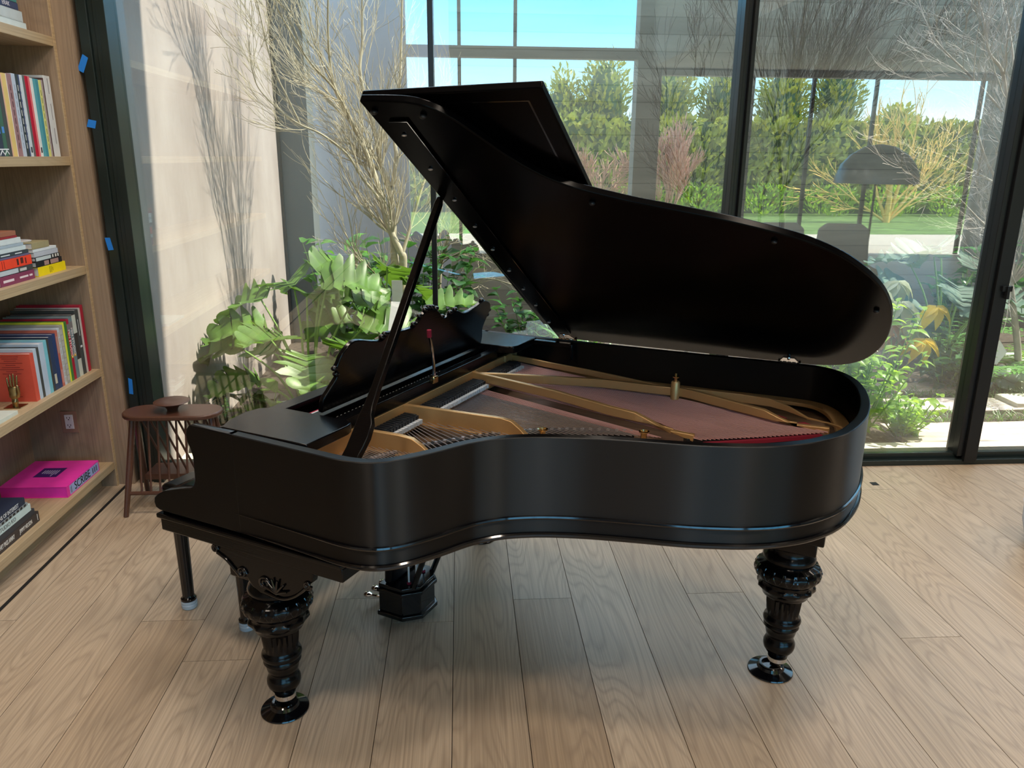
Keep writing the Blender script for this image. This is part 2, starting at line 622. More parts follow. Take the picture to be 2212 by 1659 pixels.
# ================================================================== ROOM SHELL
# floor: individual planks in one structural mesh, a colour attribute drives grain and tone
def build_floor():
    mb = MB()
    cols = []
    wd, x0 = 0.236, 1.61
    known = {-6: [2.739], 0: [2.404], -8: [2.598], -11: [2.401], 2: [3.72], -1: [0.6]}
    r = random.Random(11)
    for i in range(-15, 34):
        xa, xb = x0 + i * wd, x0 + (i + 1) * wd
        xa = max(xa, -1.788)
        if xb <= -1.788:
            continue
        cuts = [-6.0]
        if i in known:
            cuts += [c for c in known[i]]
            cuts += [known[i][0] - 2.3, known[i][0] - 4.5]
        else:
            y = 4.9 + r.random() * 0.2 if i % 3 == 0 else 1.6 - r.random() * 1.5
            while y > -6:
                if y < 4.0:
                    cuts.append(y)
                y -= 2.3
        cuts = sorted(set(c for c in cuts if c < 4.04)) + [4.045]
        for a, b in zip(cuts[:-1], cuts[1:]):
            if b - a < 0.05:
                continue
            g = 0.0012
            mb.box(xa + g, xb - g, a + g, b - g, -0.012, 0.0)
            c = (r.random(), r.random(), r.random(), 1)
            if i == -6 and b < 2.75:
                c = (c[0], c[1], 1.45, 1)
            if i in (-7, 1):
                c = (c[0], c[1], .75, 1)
            cols += [c] * 8
    g = 0.0008
    for a, b in ((-6, -1.2), (-1.2, 1.3), (1.3, 3.975)):
        mb.box(-1.93, -1.803, a + g, b - g, -0.012, 0.0)
        cols += [(r.random(), r.random(), 0.3, 1)] * 8
    o = mb.build('floor', 'oak_floor', smooth=False)
    at = o.data.color_attributes.new('plank', 'FLOAT_COLOR', 'POINT')
    for k, c in enumerate(cols):
        at.data[k].color = c
    struct(o)
    struct(MB().box(-2.3, 9.6, -6.0, 4.05, -0.30, -0.0125).build('floor_slab', 'dark', smooth=False))


build_floor()
struct(MB().box(-1.803, -1.788, -6, 3.97, -0.0122, 0.0012).build('trim_1', 'dark', smooth=False))
struct(MB().box(-2.45, -2.26, -6, 4.0, 0, 4.4).build('wall_left', 'plaster', smooth=False))
struct(MB().box(9.5, 9.7, -6.2, 8.3, -0.3, 3.5).build('wall_right', 'plaster', smooth=False))
struct(MB().box(-2.45, 3.3, -6.4, 4.80, 4.4, 4.6).build('ceiling', 'plaster', smooth=False))
struct(MB().box(3.3, 9.7, -6.4, 4.66, 3.2, 3.45).build('ceiling_low', 'plaster', smooth=False))
struct(MB().box(3.3, 3.42, -6.4, 4.80, 3.45, 4.4).build('wall_soffit', 'plaster', smooth=False))
bw = MB()
bw.box(-2.45, -0.9, -6.25, -6.0, 0, 4.4)
bw.box(3.07, 3.5, -6.35, -6.0, 0, 4.4)
bw.box(-0.9, 3.07, -6.2, -6.0, 3.32, 3.5)
bw.box(3.5, 9.5, -6.2, -6.0, 3.08, 3.2)
struct(bw.build('wall_back', 'darkwall', smooth=False))
bf = MB()
for x in (-0.45, 0.0, 0.95, 5.15, 6.25, 7.4, 9.35):
    bf.box(x - 0.03, x + 0.03, -6.12, -6.06, 0, 3.32 if x < 3 else 3.08)
    if x < 3:
        bf.box(x - 0.03, x + 0.03, -6.12, -6.06, 3.5, 4.4)
struct(bf.build('window_4', 'frame', smooth=False))

# front glass wall: window_1 (left, behind the piano), window_2 (centre), window_3 (right)
wf = MB()
wf.box(-1.757, -1.61, 3.985, 4.13, 4.28, 4.40)
wf.box(-1.735, -1.69, 3.985, 4.13, 0, 4.4)
wf.box(-1.69, -1.665, 4.00, 4.13, 0, 4.4)
wf.box(-1.665, -1.645, 3.99, 4.13, 0, 4.4)
wf.box(-1.645, -1.61, 3.985, 4.13, 0, 4.4)
f1 = struct(wf.build('window_1', 'frame_green', bevel=0.002))
p = MB().box(-1.757, -1.735, 4.04, 4.13, 0, 4.4).build('pocket', 'dark', f1)
MB().box(-0.151, -0.125, 4.06, 4.14, 0.05, 4.3).build('mullion', 'frame', f1, bevel=0.002)
MB().box(-1.61, -0.151, 4.098, 4.106, 0.05, 4.3).build('pane', 'glass', f1, smooth=False)
MB().box(-0.125, 1.385, 4.098, 4.106, 0.05, 4.3).build('pane', 'glass', f1, smooth=False)
f2 = struct(MB().box(1.385, 1.402, 4.04, 4.16, 0.05, 4.4).box(1.402, 1.43, 4.055, 4.16, 0.05, 4.4).box(1.43, 1.45, 4.03, 4.16, 0.05, 4.4).build('window_2', 'frame', bevel=0.002))
MB().box(1.45, 2.865, 4.098, 4.106, 0.05, 4.3).build('pane', 'glass', f2, smooth=False)
f3 = struct(MB().box(2.865, 2.90, 4.05, 4.16, 0.05, 4.4).box(2.90, 2.975, 4.03, 4.16, 0.02, 4.4).build('window_3', 'frame', bevel=0.003))
MB().box(2.93, 2.985, 4.012, 4.03, 1.02, 1.05).box(2.95, 2.965, 4.0, 4.02, 0.98, 1.05).build('latch', 'frame', f3, bevel=0.002)
MB().box(2.975, 9.5, 4.098, 4.106, 0.05, 3.2).build('pane', 'glass', f3, smooth=False)
st = MB()
st.box(-1.757, 9.5, 4.045, 4.085, -0.012, 0.03)
st.box(-1.757, 9.5, 4.085, 4.17, -0.012, 0.062)
st.box(-1.61, 3.3, 4.05, 4.16, 4.3, 4.4)
struct(st.build('trim_2', 'frame_green', bevel=0.003))
struct(MB().box(-1.84, -1.757, 3.975, 4.13, 0, 4.4).build('trim_3', 'oak_shelf', smooth=False, bevel=0.001))

# ================================================================== COURTYARD (outside the glass)
tag(struct(MB().box(-2.0, 9.5, 4.17, 4.47, -0.3, -0.02).build('threshold', 'threshold', smooth=False)), 'pale stone threshold strip outside the glass', 'threshold', kind='structure')
struct(MB().box(-1.7, 9.5, 4.47, 8.4, -0.3, -0.06).build('ground', 'soil', smooth=False))
struct(MB().box(-2.0, -1.66, 4.13, 7.6, -0.1, 3.3).build('wall_outer_left', 'stucco', smooth=False))
struct(MB().box(-1.70, -1.38, 7.55, 7.85, -0.1, 3.3).build('wall_pier', 'pier', smooth=False))
struct(MB().box(-1.665, -1.635, 7.50, 7.56, -0.1, 3.3).build('trim_4', 'frame', smooth=False))
struct(MB().box(-1.7, -0.1, 8.3, 8.5, -0.1, 3.3).build('wall_far_grey', 'greywall', smooth=False))
struct(MB().box(-0.1, 9.7, 8.3, 8.5, -0.1, 3.3).build('wall_far_concrete', 'board', smooth=False))


def slab(x0, x1, y0, y1, seed, label, g):
    r = random.Random(seed)
    n = 14
    pts = []
    for i in range(n):
        t = i / (n - 1)
        pts.append((x0 + (x1 - x0) * t, y0 + r.uniform(-.015, .015)))
    for i in range(n):
        t = 1 - i / (n - 1)
        pts.append((x0 + (x1 - x0) * t, y1 + r.uniform(-.02, .02)))
    o = MB().prism(pts, -0.07, -0.03).build('paving_stone', 'paver', smooth=False, bevel=0.006)
    tag(o, label, 'paving stone', g)


slab(2.85, 6.2, 4.50, 4.88, 1, 'wide pinkish stone paver nearest the glass at right', 'stone pavers in the courtyard')
slab(3.15, 6.3, 5.13, 5.42, 2, 'second pinkish stone paver beyond the first grass strip', 'stone pavers in the courtyard')
slab(3.3, 4.0, 5.62, 5.85, 3, 'short far stone paver beside the dark soil', 'stone pavers in the courtyard')


# ------------------------------------------------------------------ plants
def leaf_blade(mb, base, dirv, up, L, W, bend=0.4, lobes=0, seed=0, n=6):
    """a leaf with length and depth: outline halves meeting on a bent, folded midrib"""
    d = Vector(dirv).normalized()
    u = Vector(up)
    u = (u - d * u.dot(d)).normalized()
    s_ = d.cross(u)
    r = random.Random(seed)
    mid, lft, rgt = [], [], []
    if lobes:
        K = lobes * 7
        ph0 = r.uniform(0, 6)
        for i in range(K + 1):
            t = i / K
            c = Vector(base) + d * (L * t) + u * (L * bend * (0.35 * t - t * t))
            env = (math.sin(PI * (0.16 + t * 0.84))) ** 0.7 if i < K else 0.0
            sn = abs(math.sin(PI * (lobes * t + .5))) ** 0.55
            mid.append(c)
            for q, sg in ((lft, 1), (rgt, -1)):
                wv = W * env * (0.24 + 0.76 * sn) * r.uniform(.93, 1.07)
                fw = d * (L * (.17 * sn - .03 - .10 * (1 - t)))
                z = u * (wv * .30 + .035 * L * math.sin(t * lobes * 5.1 + ph0 + sg))
                q.append(c + s_ * (wv * sg) + fw * (1 if i < K else 0) + z)
    else:
        for i in range(n + 1):
            t = i / n
            c = Vector(base) + d * (L * t) + u * (L * bend * (0.3 * t - t * t))
            wv = W * max(0.02, math.sin(PI * (0.06 + 0.94 * t) ** 0.85)) if i < n else 0.001
            z = u * (wv * 0.3)
            mid.append(c)
            lft.append(c + s_ * wv + z)
            rgt.append(c - s_ * wv + z)
    k = len(mid)
    vs = mid + lft + rgt
    fs = []
    for i in range(k - 1):
        fs.append((i, i + 1, k + i + 1, k + i))
        fs.append((i + 1, i, 2 * k + i, 2 * k + i + 1))
    mb.add(vs, fs)
    return mb


def philodendron(name, base, leaves, label, cat='plant', leafm='leaf_philo', seed=0, lob=6, group=None):
    root = empty(name, base)
    tag(root, label, cat, group)
    r = random.Random(seed)
    for (az, reach, h, L, W) in leaves:
        a = rad(az)
        h, L, W = h * .90, L * .88, W * .84
        tip = Vector((math.cos(a) * reach, math.sin(a) * reach, h))
        st_ = smooth_path([(r.uniform(-.05, .05), r.uniform(-.05, .05), 0), tuple(tip * 0.45 + Vector((0, 0, h * 0.18))), tuple(tip)], 5)
        leaf = MB()
        dv = Vector((math.cos(a), math.sin(a), r.uniform(-.35, .35)))
        leaf_blade(leaf, tip - dv * L * 0.12, dv, (r.uniform(-.3, .3), r.uniform(-.7, .0), 1), L, W, r.uniform(.25, .7), lob, r.random())
        leaf.xf(lambda x, y, z: (max(x, -1.64 - base[0]), y, z))
        lo = leaf.build('leaf', leafm, root, ang=70)
        MB().tube(st_, [0.011 - 0.006 * i / len(st_) for i in range(len(st_))], 6).build('stalk', 'leaf_stalk', root)
    return root


philodendron('lobed_philodendron', (-1.02, 5.05, -0.06), [
    (185, 0.42, 0.62, 0.50, 0.26), (165, 0.30, 0.95, 0.44, 0.24), (200, 0.28, 0.78, 0.42, 0.22), (120, 0.18, 1.05, 0.42, 0.24),
    (60, 0.22, 1.12, 0.46, 0.25), (20, 0.34, 0.95, 0.46, 0.26), (-10, 0.42, 0.80, 0.44, 0.25), (-40, 0.36, 0.66, 0.44, 0.26),
    (240, 0.22, 0.72, 0.40, 0.24), (280, 0.28, 0.60, 0.40, 0.25), (90, 0.12, 0.98, 0.40, 0.24), (45, 0.5, 0.70, 0.40, 0.22),
    (140, 0.36, 0.52, 0.36, 0.20), (320, 0.30, 0.46, 0.36, 0.2), (215, 0.36, 0.42, 0.36, 0.2), (5, 0.16, 1.08, 0.44, 0.26)],
    'large lobed philodendron with glossy sunlit leaves beside the rose stucco wall', seed=3)
philodendron('lobed_philodendron', (-0.55, 5.55, -0.06), [
    (170, 0.26, 0.88, 0.42, 0.23), (110, 0.22, 1.0, 0.42, 0.23), (50, 0.28, 0.92, 0.42, 0.23), (0, 0.34, 0.78, 0.42, 0.22),
    (-45, 0.30, 0.62, 0.40, 0.22), (250, 0.26, 0.62, 0.40, 0.22), (210, 0.3, 0.74, 0.38, 0.22), (300, 0.2, 0.5, 0.36, 0.2), (80, .1, 1.1, .4, .22)],
    'second lobed philodendron growing at the foot of the pale bare tree', seed=8)
philodendron('lobed_philodendron', (4.15, 6.35, -0.06), [
    (170, 0.4, 0.80, 0.55, 0.30), (130, 0.35, 1.0, 0.5, 0.28), (215, 0.42, 0.62, 0.55, 0.30), (250, 0.30, 0.85, 0.5, 0.28),
    (300, 0.35, 0.7, 0.5, 0.28), (30, 0.4, 0.95, 0.5, 0.28), (90, 0.2, 1.15, 0.5, 0.28), (-20, 0.35, 0.65, 0.5, 0.28), (190, .2, 1.1, .5, .28)],
    'blue-green split-leaf plant below the trees left of the right mullion', leafm='leaf_blue', seed=5, lob=8)


def shrub(name, base, label, h, rx, nst, leafm, L, W, seed, cat='shrub', stem='leaf_stalk', per=16, lean=(0, 0), group=None, upness=0.55):
    root = empty(name, base)
    tag(root, label, cat, group)
    r = random.Random(seed)
    fm, sm = MB(), MB()
    for i in range(nst):
        a = r.uniform(0, 2 * PI)
        hh = h * r.uniform(0.55, 1.0)
        rr = rx * r.uniform(0.15, 1.0)
        pts = smooth_path([(rr * .15 * math.cos(a), rr * .15 * math.sin(a), 0), (rr * .6 * math.cos(a) + lean[0] * .5, rr * .6 * math.sin(a), hh * .5), (rr * math.cos(a) + lean[0], rr * math.sin(a) + lean[1], hh)], 4)
        sm.tube(pts, [0.006 - 0.004 * k / len(pts) for k in range(len(pts))], 4)
        for k in range(per):
            t = 0.12 + 0.88 * (k + r.random()) / per
            q = t * (len(pts) - 1)
            i0 = min(int(q), len(pts) - 2)
            p = pts[i0].lerp(pts[i0 + 1], q - i0)
            b = r.uniform(0, 2 * PI)
            leaf_blade(fm, p, (math.cos(b), math.sin(b), r.uniform(-.1, upness + .3)), (r.uniform(-.4, .4), r.uniform(-.4, .4), 1), L * r.uniform(.7, 1.2), W * r.uniform(.7, 1.2), 0.5, 0, 0, 3)
    fm.build('foliage', leafm, root, ang=60)
    sm.build('stems', stem, root)
    return root


shrub('leafy_shrub', (2.60, 4.72, -0.06), 'bright yellow-green leafy shrub sunlit beside the piano tail', 0.92, 0.36, 34, 'leaf_bright', 0.085, 0.024, 21, per=22)
shrub('leafy_shrub', (2.88, 4.66, -0.06), 'low bright green shrub at the foot of the sunlit shrub', 0.34, 0.26, 20, 'leaf_bright', 0.07, 0.022, 22, per=12)
shrub('seedling_plant', (-1.28, 4.75, -0.06), 'small broad-leaved plant beside the walnut magazine table', 0.36, 0.16, 9, 'leaf_philo', 0.20, 0.055, 23, cat='plant', per=4)
shrub('climbing_vine', (-1.56, 4.95, -0.06), 'dark small-leaved vine on the stucco wall behind the walnut table', 0.42, 0.06, 10, 'leaf_dark', 0.035, 0.014, 24, cat='plant', per=34)
shrub('leafy_shrub', (-1.16, 4.72, -0.06), 'low yellow-green ground plant right of the small broad-leaved plant', 0.20, 0.20, 14, 'leaf_bright', 0.07, 0.028, 31, per=8)
shrub('leafy_shrub', (-0.35, 6.3, -0.06), 'dark green shrub around the base of the pale bare tree', 1.18, 0.55, 26, 'leaf_dark', 0.14, 0.05, 25, per=14)
shrub('leafy_shrub', (-1.0, 6.9, -0.06), 'green shrub in front of the grey pier', 1.15, 0.4, 22, 'leaf_fern', 0.16, 0.045, 26, per=12)
shrub('leafy_shrub', (0.62, 6.2, -0.06), 'dark glossy shrub seen between the music desk and the lid', 0.82, 0.40, 24, 'leaf_dark', 0.11, 0.04, 27, per=14)
shrub('grassy_plant', (0.85, 5.6, -0.06), 'olive strappy plant beyond the bass side of the piano', 0.72, 0.34, 50, 'leaf_fern', 0.22, 0.010, 28, cat='plant', per=6, upness=1.4)
shrub('leafy_shrub', (5.1, 7.4, -0.06), 'dark shrub against the concrete wall behind the split-leaf plant', 1.0, 0.6, 26, 'leaf_dark', 0.13, 0.05, 29, per=14)
shrub('leafy_shrub', (3.85, 5.75, -0.06), 'low dark green shrub in the soil left of the right mullion', 0.42, 0.32, 20, 'leaf_dark', 0.12, 0.045, 30, per=9)


def fern(base, label, seed, L=0.55, n=13, m='leaf_fern', tilt=0.9, spread=(0, 360)):
    root = empty('fern', base)
    tag(root, label, 'fern', 'sword ferns in the courtyard')
    r = random.Random(seed)
    for i in range(n):
        a = rad(spread[0] + (spread[1] - spread[0]) * (i + r.random() * .6) / n)
        l = L * r.uniform(.7, 1.1)
        mb = MB()
        K = 16
        d = Vector((math.cos(a), math.sin(a), 0))
        s_ = Vector((-math.sin(a), math.cos(a), 0))
        pts = []
        for k in range(K + 1):
            t = k / K
            pts.append(d * (l * t * .85) + Vector((0, 0, l * tilt * (1.15 * t - 0.75 * t * t))))
        mb.tube(pts, 0.003, 3)
        for k in range(2, K):
            t = k / K
            w_ = l * 0.16 * math.sin(PI * (0.1 + .88 * t)) + .008
            for sg in (1, -1):
                leaf_blade(mb, pts[k], s_ * sg + d * .35 + Vector((0, 0, .1)), (0, 0, 1), w_, l * .022, 0.2, 0, 0, 2)
        mb.build('frond', m, root, ang=60)
    return root


fern((4.15, 5.75, -0.06), 'sword fern just left of the right mullion above the soil', 41, 0.72, 15)
fern((4.95, 5.95, -0.06), 'pale sunlit fern right of the right mullion', 42, 0.6, 14, 'leaf_bright')
fern((4.6, 6.9, -0.06), 'tall fern below the silver twigs at far right', 43, 0.85, 14)
fern((3.4, 6.9, -0.06), 'dark fern behind the rounded end of the piano lid', 44, 0.8, 12, 'leaf_blue')

# fatsia with drying leaves
root = empty('fatsia', (3.42, 5.80, -0.06))
tag(root, 'large-leaved plant with drooping silver, yellow and brown leaves beside the lid tip', 'plant')
r = random.Random(51)
for i, (dx, dy, z, mm, L) in enumerate([(-.18, 0, .78, 'leaf_silver', .30), (-.02, -.05, .70, 'leaf_silver', .32), (.10, 0, .52, 'leaf_silver', .30), (.30, 0, .66, 'leaf_yellow', .26),
                                       (-.15, -.1, .58, 'leaf_dry', .30), (.18, -.1, .42, 'leaf_yellow', .24), (-.05, 0, .46, 'leaf_dry', .30), (.02, .1, .84, 'leaf_silver', .26), (-.28, 0, .5, 'leaf_dry', .26)]):
    mb = MB()
    for k in range(6):
        a = rad(-150 + k * 60 + r.uniform(-12, 12))
        leaf_blade(mb, (dx, dy, z), (math.cos(a), .3 * math.sin(a) - .2, -.55 + .35 * math.sin(a)), (0, -.6, 1), L * r.uniform(.6, 1), L * .17, .6, 0, 0, 4)
    mb.build('leaf', mm, root, ang=60)
    MB().tube(smooth_path([(0, 0, 0), (dx * .5, dy, z * .6), (dx, dy, z)], 4), .006, 5).build('stalk', 'leaf_stalk', root)


# grass tufts between the pavers: uncountable
g = MB()
r = random.Random(61)
for (x0, x1, y0, y1, n) in ((2.95, 6.0, 4.90, 5.11, 900), (3.4, 6.0, 5.44, 5.62, 450), (3.0, 3.3, 4.9, 5.6, 160)):
    for _ in range(n):
        x, y = r.uniform(x0, x1), r.uniform(y0, y1)
        a = r.uniform(0, 2 * PI)
        l = r.uniform(.05, .11)
        leaf_blade(g, (x, y, -.06), (math.cos(a) * .6, math.sin(a) * .6, 1), (math.cos(a), math.sin(a), -.2), l, .0035, -.6, 0, 0, 2)
tag(g.build('mondo_grass', 'grass', ang=60), 'dark green grass tufts growing between the stone pavers', 'grass', kind='stuff')


# ------------------------------------------------------------------ bare trees
def grow(mb, p, d, L, r0, depth, r, spread, kids, sides, up, wob=0.18, minr=0.0018, kink=4):
    pts, rr = [Vector(p)], [r0]
    dd = Vector(d).normalized()
    q = Vector(p)
    for i in range(kink):
        dd = (dd + Vector((r.uniform(-wob, wob), r.uniform(-wob, wob), r.uniform(-wob, wob) + up)) * 0.6).normalized()
        q = q + dd * (L / kink)
        pts.append(q.copy())
        rr.append(max(minr, r0 * (1 - 0.5 * (i + 1) / kink)))
    mb.tube(pts, rr, sides, caps=False)
    if depth <= 0:
        return
    for k in range(kids):
        t = 0.25 + 0.75 * (k + r.random()) / kids
        i0 = min(int(t * kink), kink - 1)
        pp = pts[i0].lerp(pts[i0 + 1], t * kink - i0)
        ax = dd.orthogonal().normalized()
        ax.rotate(Matrix.Rotation(r.uniform(0, 2 * PI), 3, dd))
        nd = (dd * math.cos(spread) + ax * math.sin(spread) * r.uniform(.6, 1.2))
        grow(mb, pp, nd, L * r.uniform(.5, .72), max(minr, rr[i0] * .55), depth - 1, r, spread, kids if depth > 1 else max(2, kids - 1), 3 if depth < 3 else 4, up, wob, minr, kink)
    grow(mb, pts[-1], dd, L * .62, rr[-1], depth - 1, r, spread, kids, 3 if depth < 3 else sides, up, wob, minr, kink)


def bare_tree(name, base, label, stems, seed, m, depth=4, spread=0.5, kids=3, up=0.12, wob=0.22, cat='tree', minr=0.0018, group=None):
    root = empty(name, base)
    tag(root, label, cat, group)
    for i, (dx, dy, dz, L, r0, ox) in enumerate(stems):
        r = random.Random(seed * 100 + i)
        mb = MB()
        grow(mb, (ox, 0, 0), (dx, dy, dz), L, r0, depth, r, spread, kids, 6, up, wob, minr)
        mb.build('stem', m, root, ang=80)
    return root


def traced_tree(name, base, label, limbs, m, seed, tw=(.34, 2, .45, .1, .28), every=.085, minr=.0016):
    """limbs: (points, start radius, end radius); twigs fan out along every limb"""
    root = empty(name, base)
    tag(root, label, 'tree')
    B = Vector(base)
    for i, (pts, ra, rb) in enumerate(limbs):
        r = random.Random(seed * 50 + i)
        pp = smooth_path(pts, 5)
        n = len(pp)
        mb = MB()
        rr = [ra + (rb - ra) * k / (n - 1) for k in range(n)]
        mb.tube(pp, rr, 7 if ra > .012 else 5, caps=False)
        acc = 0
        for k in range(1, n):
            seg = (pp[k] - pp[k - 1])
            acc += seg.length
            while acc > every and k > n * (.5 if pts[0][2] < 0 else .12):
                acc -= every
                d = seg.normalized()
                ax_ = d.orthogonal().normalized()
                ax_.rotate(Matrix.Rotation(r.uniform(0, 2 * PI), 3, d))
                sp_ = r.uniform(.35, .85)
                nd = d * math.cos(sp_) + ax_ * math.sin(sp_)
                grow(mb, pp[k], nd, tw[0] * r.uniform(.6, 1.5), max(minr, rr[k] * .38), tw[1], r, tw[2], 3, 3, tw[3], tw[4], minr, 4)
        grow(mb, pp[-1], (pp[-1] - pp[-2]), tw[0] * 1.3, rb, tw[1], r, tw[2], 3, 4, tw[3], tw[4], minr, 4)
        mb.xf(lambda x, y, z: (max(x, -1.62), min(max(y, 4.3), 8.2), min(z, 4.3)))
        mb.xf(lambda x, y, z: (x - B.x, y - B.y, z - B.z))
        mb.build('stem', m, root, ang=80)
    return root


traced_tree('bare_tree', (-0.48, 6.0, -0.06), 'tall pale bare multi-stem tree in front of the grey wall at left', [
    ([(-.47, 6.0, -.06), (-.46, 6.0, .30), (-.46, 6.0, .66), (-.44, 6.0, .94), (-.46, 6.0, 1.0), (-.53, 6.0, 1.16), (-.58, 6.0, 1.35), (-.61, 6.0, 1.49), (-.67, 6.0, 1.67), (-.72, 6.0, 1.8)], .036, .016),
    ([(-.51, 6.02, -.06), (-.50, 6.0, .66), (-.51, 6.04, .98), (-.52, 6.08, 1.27), (-.54, 6.11, 1.48), (-.60, 6.15, 1.62), (-.63, 6.19, 1.84), (-.73, 6.22, 2.25), (-.71, 6.26, 2.52), (-.70, 6.3, 2.97)], .038, .006),
    ([(-.51, 6.1, 1.48), (-.48, 6.14, 1.7), (-.49, 6.18, 1.84), (-.44, 6.22, 2.25), (-.41, 6.26, 2.79), (-.39, 6.3, 3.04)], .018, .005),
    ([(-.58, 6.0, 1.35), (-.64, 5.94, 1.45), (-.72, 5.88, 1.56), (-.80, 5.81, 1.71), (-.96, 5.75, 1.84), (-1.09, 5.69, 1.9), (-1.21, 5.62, 1.99), (-1.32, 5.56, 2.12), (-1.34, 5.5, 2.24)], .012, .003),
    ([(-.72, 6.0, 1.8), (-.87, 5.95, 2.12), (-.90, 5.9, 2.34), (-.89, 5.85, 2.59), (-.86, 5.8, 2.87)], .014, .005),
    ([(-.44, 6.0, 1.0), (-.39, 6.05, 1.16), (-.31, 6.1, 1.41), (-.26, 6.15, 1.56), (-.19, 6.2, 1.83)], .014, .005),
    ([(-.72, 5.99, 1.8), (-.86, 5.9, 2.12), (-1.01, 5.8, 2.3), (-1.09, 5.7, 2.44), (-1.16, 5.6, 2.59), (-1.22, 5.5, 2.75)], .010, .004),
    ([(-1.09, 5.7, 1.9), (-1.15, 5.62, 2.07), (-1.22, 5.55, 2.27), (-1.26, 5.48, 2.57), (-1.26, 5.4, 2.7)], .007, .003),
    ([(-.60, 6.15, 1.63), (-.71, 6.17, 1.82), (-.85, 6.25, 1.99), (-1.02, 6.32, 2.14), (-1.23, 6.4, 2.32)], .010, .003)],
    'bark', 3)
traced_tree('bare_tree', (-0.21, 6.6, -0.06), 'slender pale bare tree behind the lid prop', [
    ([(-.22, 6.6, -.06), (-.21, 6.6, .31), (-.19, 6.6, .63), (-.16, 6.6, .87), (-.08, 6.6, 1.1), (.06, 6.6, 1.25)], .026, .006),
    ([(-.19, 6.6, .51), (-.03, 6.52, .65), (.20, 6.45, .73), (.47, 6.38, .67), (.69, 6.3, .60)], .009, .003),
    ([(-.16, 6.6, .87), (.02, 6.53, .93), (.24, 6.47, 1.0), (.43, 6.4, .89)], .009, .003)], 'bark', 5, (.26, 2, .6, .02, .4))
traced_tree('bare_tree', (-0.5, 5.9, -0.06), 'thin young bare tree with pinkish twigs left of the pale trunk', [
    ([(-.52, 5.9, -.06), (-.52, 5.9, .5), (-.58, 5.9, .75), (-.71, 5.9, .92), (-.86, 5.9, 1.09)], .009, .003),
    ([(-.60, 5.9, -.06), (-.64, 5.9, .4), (-.69, 5.9, .68), (-.77, 5.88, .86), (-.80, 5.85, 1.17), (-.83, 5.83, 1.4), (-.85, 5.8, 1.56)], .009, .003),
    ([(-.69, 5.9, .68), (-.72, 5.9, .82), (-.78, 5.9, .99), (-.86, 5.9, 1.16), (-.95, 5.9, 1.33)], .007, .003)], 'bark', 7, (.2, 1, .5, .1, .3), .11)
traced_tree('bare_tree', (2.88, 7.0, -0.06), 'dark bare multi-stem tree fanning up right of the centre mullion', [
    ([(2.92, 7.0, -.06), (2.92, 7.0, .6), (2.91, 7.0, 1.15), (2.87, 7.04, 1.52), (2.87, 7.09, 1.78), (2.96, 7.13, 1.96), (3.03, 7.18, 2.08), (3.13, 7.22, 2.2), (3.37, 7.27, 2.37), (3.60, 7.31, 2.47), (4.10, 7.36, 2.66)], .026, .004),
    ([(2.86, 7.0, 1.48), (2.78, 6.96, 1.91), (2.70, 6.92, 2.09), (2.56, 6.88, 2.33), (2.47, 6.84, 2.56), (2.39, 6.8, 2.87)], .014, .004),
    ([(2.78, 7.0, -.06), (2.69, 7.0, 1.19), (2.74, 7.03, 1.51), (2.80, 7.06, 1.84), (2.88, 7.09, 2.01), (3.06, 7.11, 2.24), (3.14, 7.14, 2.47), (3.36, 7.17, 2.75), (3.58, 7.2, 3.03)], .018, .004),
    ([(2.84, 7.0, 1.78), (2.85, 7.0, 2.01), (2.82, 7.0, 2.34), (2.88, 7.0, 2.67), (2.94, 7.0, 3.06)], .012, .004),
    ([(2.90, 7.0, 1.0), (2.88, 7.0, 1.4), (2.93, 6.95, 1.55), (3.02, 6.9, 1.78), (3.14, 6.85, 1.95), (3.26, 6.8, 2.17), (3.45, 6.75, 2.28), (3.65, 6.7, 2.35)], .014, .003),
    ([(3.0, 7.15, 2.05), (3.09, 7.2, 2.25), (3.19, 7.25, 2.41), (3.36, 7.3, 2.72), (3.55, 7.35, 2.95), (3.69, 7.4, 3.22)], .010, .003),
    ([(3.05, 7.12, 2.2), (3.14, 7.1, 2.32), (3.27, 7.15, 2.41), (3.51, 7.2, 2.67), (3.76, 7.25, 2.86), (4.03, 7.3, 2.92)], .009, .003)],
    'bark_dark', 11, (.40, 2, .30, .14, .16), .075)
traced_tree('bare_tree', (2.05, 6.8, -0.06), 'small dark bare tree left of the centre mullion', [
    ([(2.05, 6.8, -.06), (2.05, 6.8, .6), (2.05, 6.8, 1.09), (2.03, 6.8, 1.21), (1.97, 6.8, 1.39), (1.86, 6.8, 1.64), (1.76, 6.8, 1.86), (1.72, 6.8, 2.22)], .022, .004),
    ([(2.05, 6.8, 1.1), (2.07, 6.84, 1.27), (2.11, 6.88, 1.52), (2.17, 6.92, 1.65), (2.33, 6.96, 1.82), (2.43, 7.0, 2.14)], .013, .003),
    ([(2.09, 6.85, 1.5), (2.08, 6.8, 1.71), (2.04, 6.8, 1.89), (1.95, 6.8, 2.3), (1.96, 6.8, 2.73)], .009, .003)], 'bark_dark', 13, (.28, 2, .5, .1, .25))
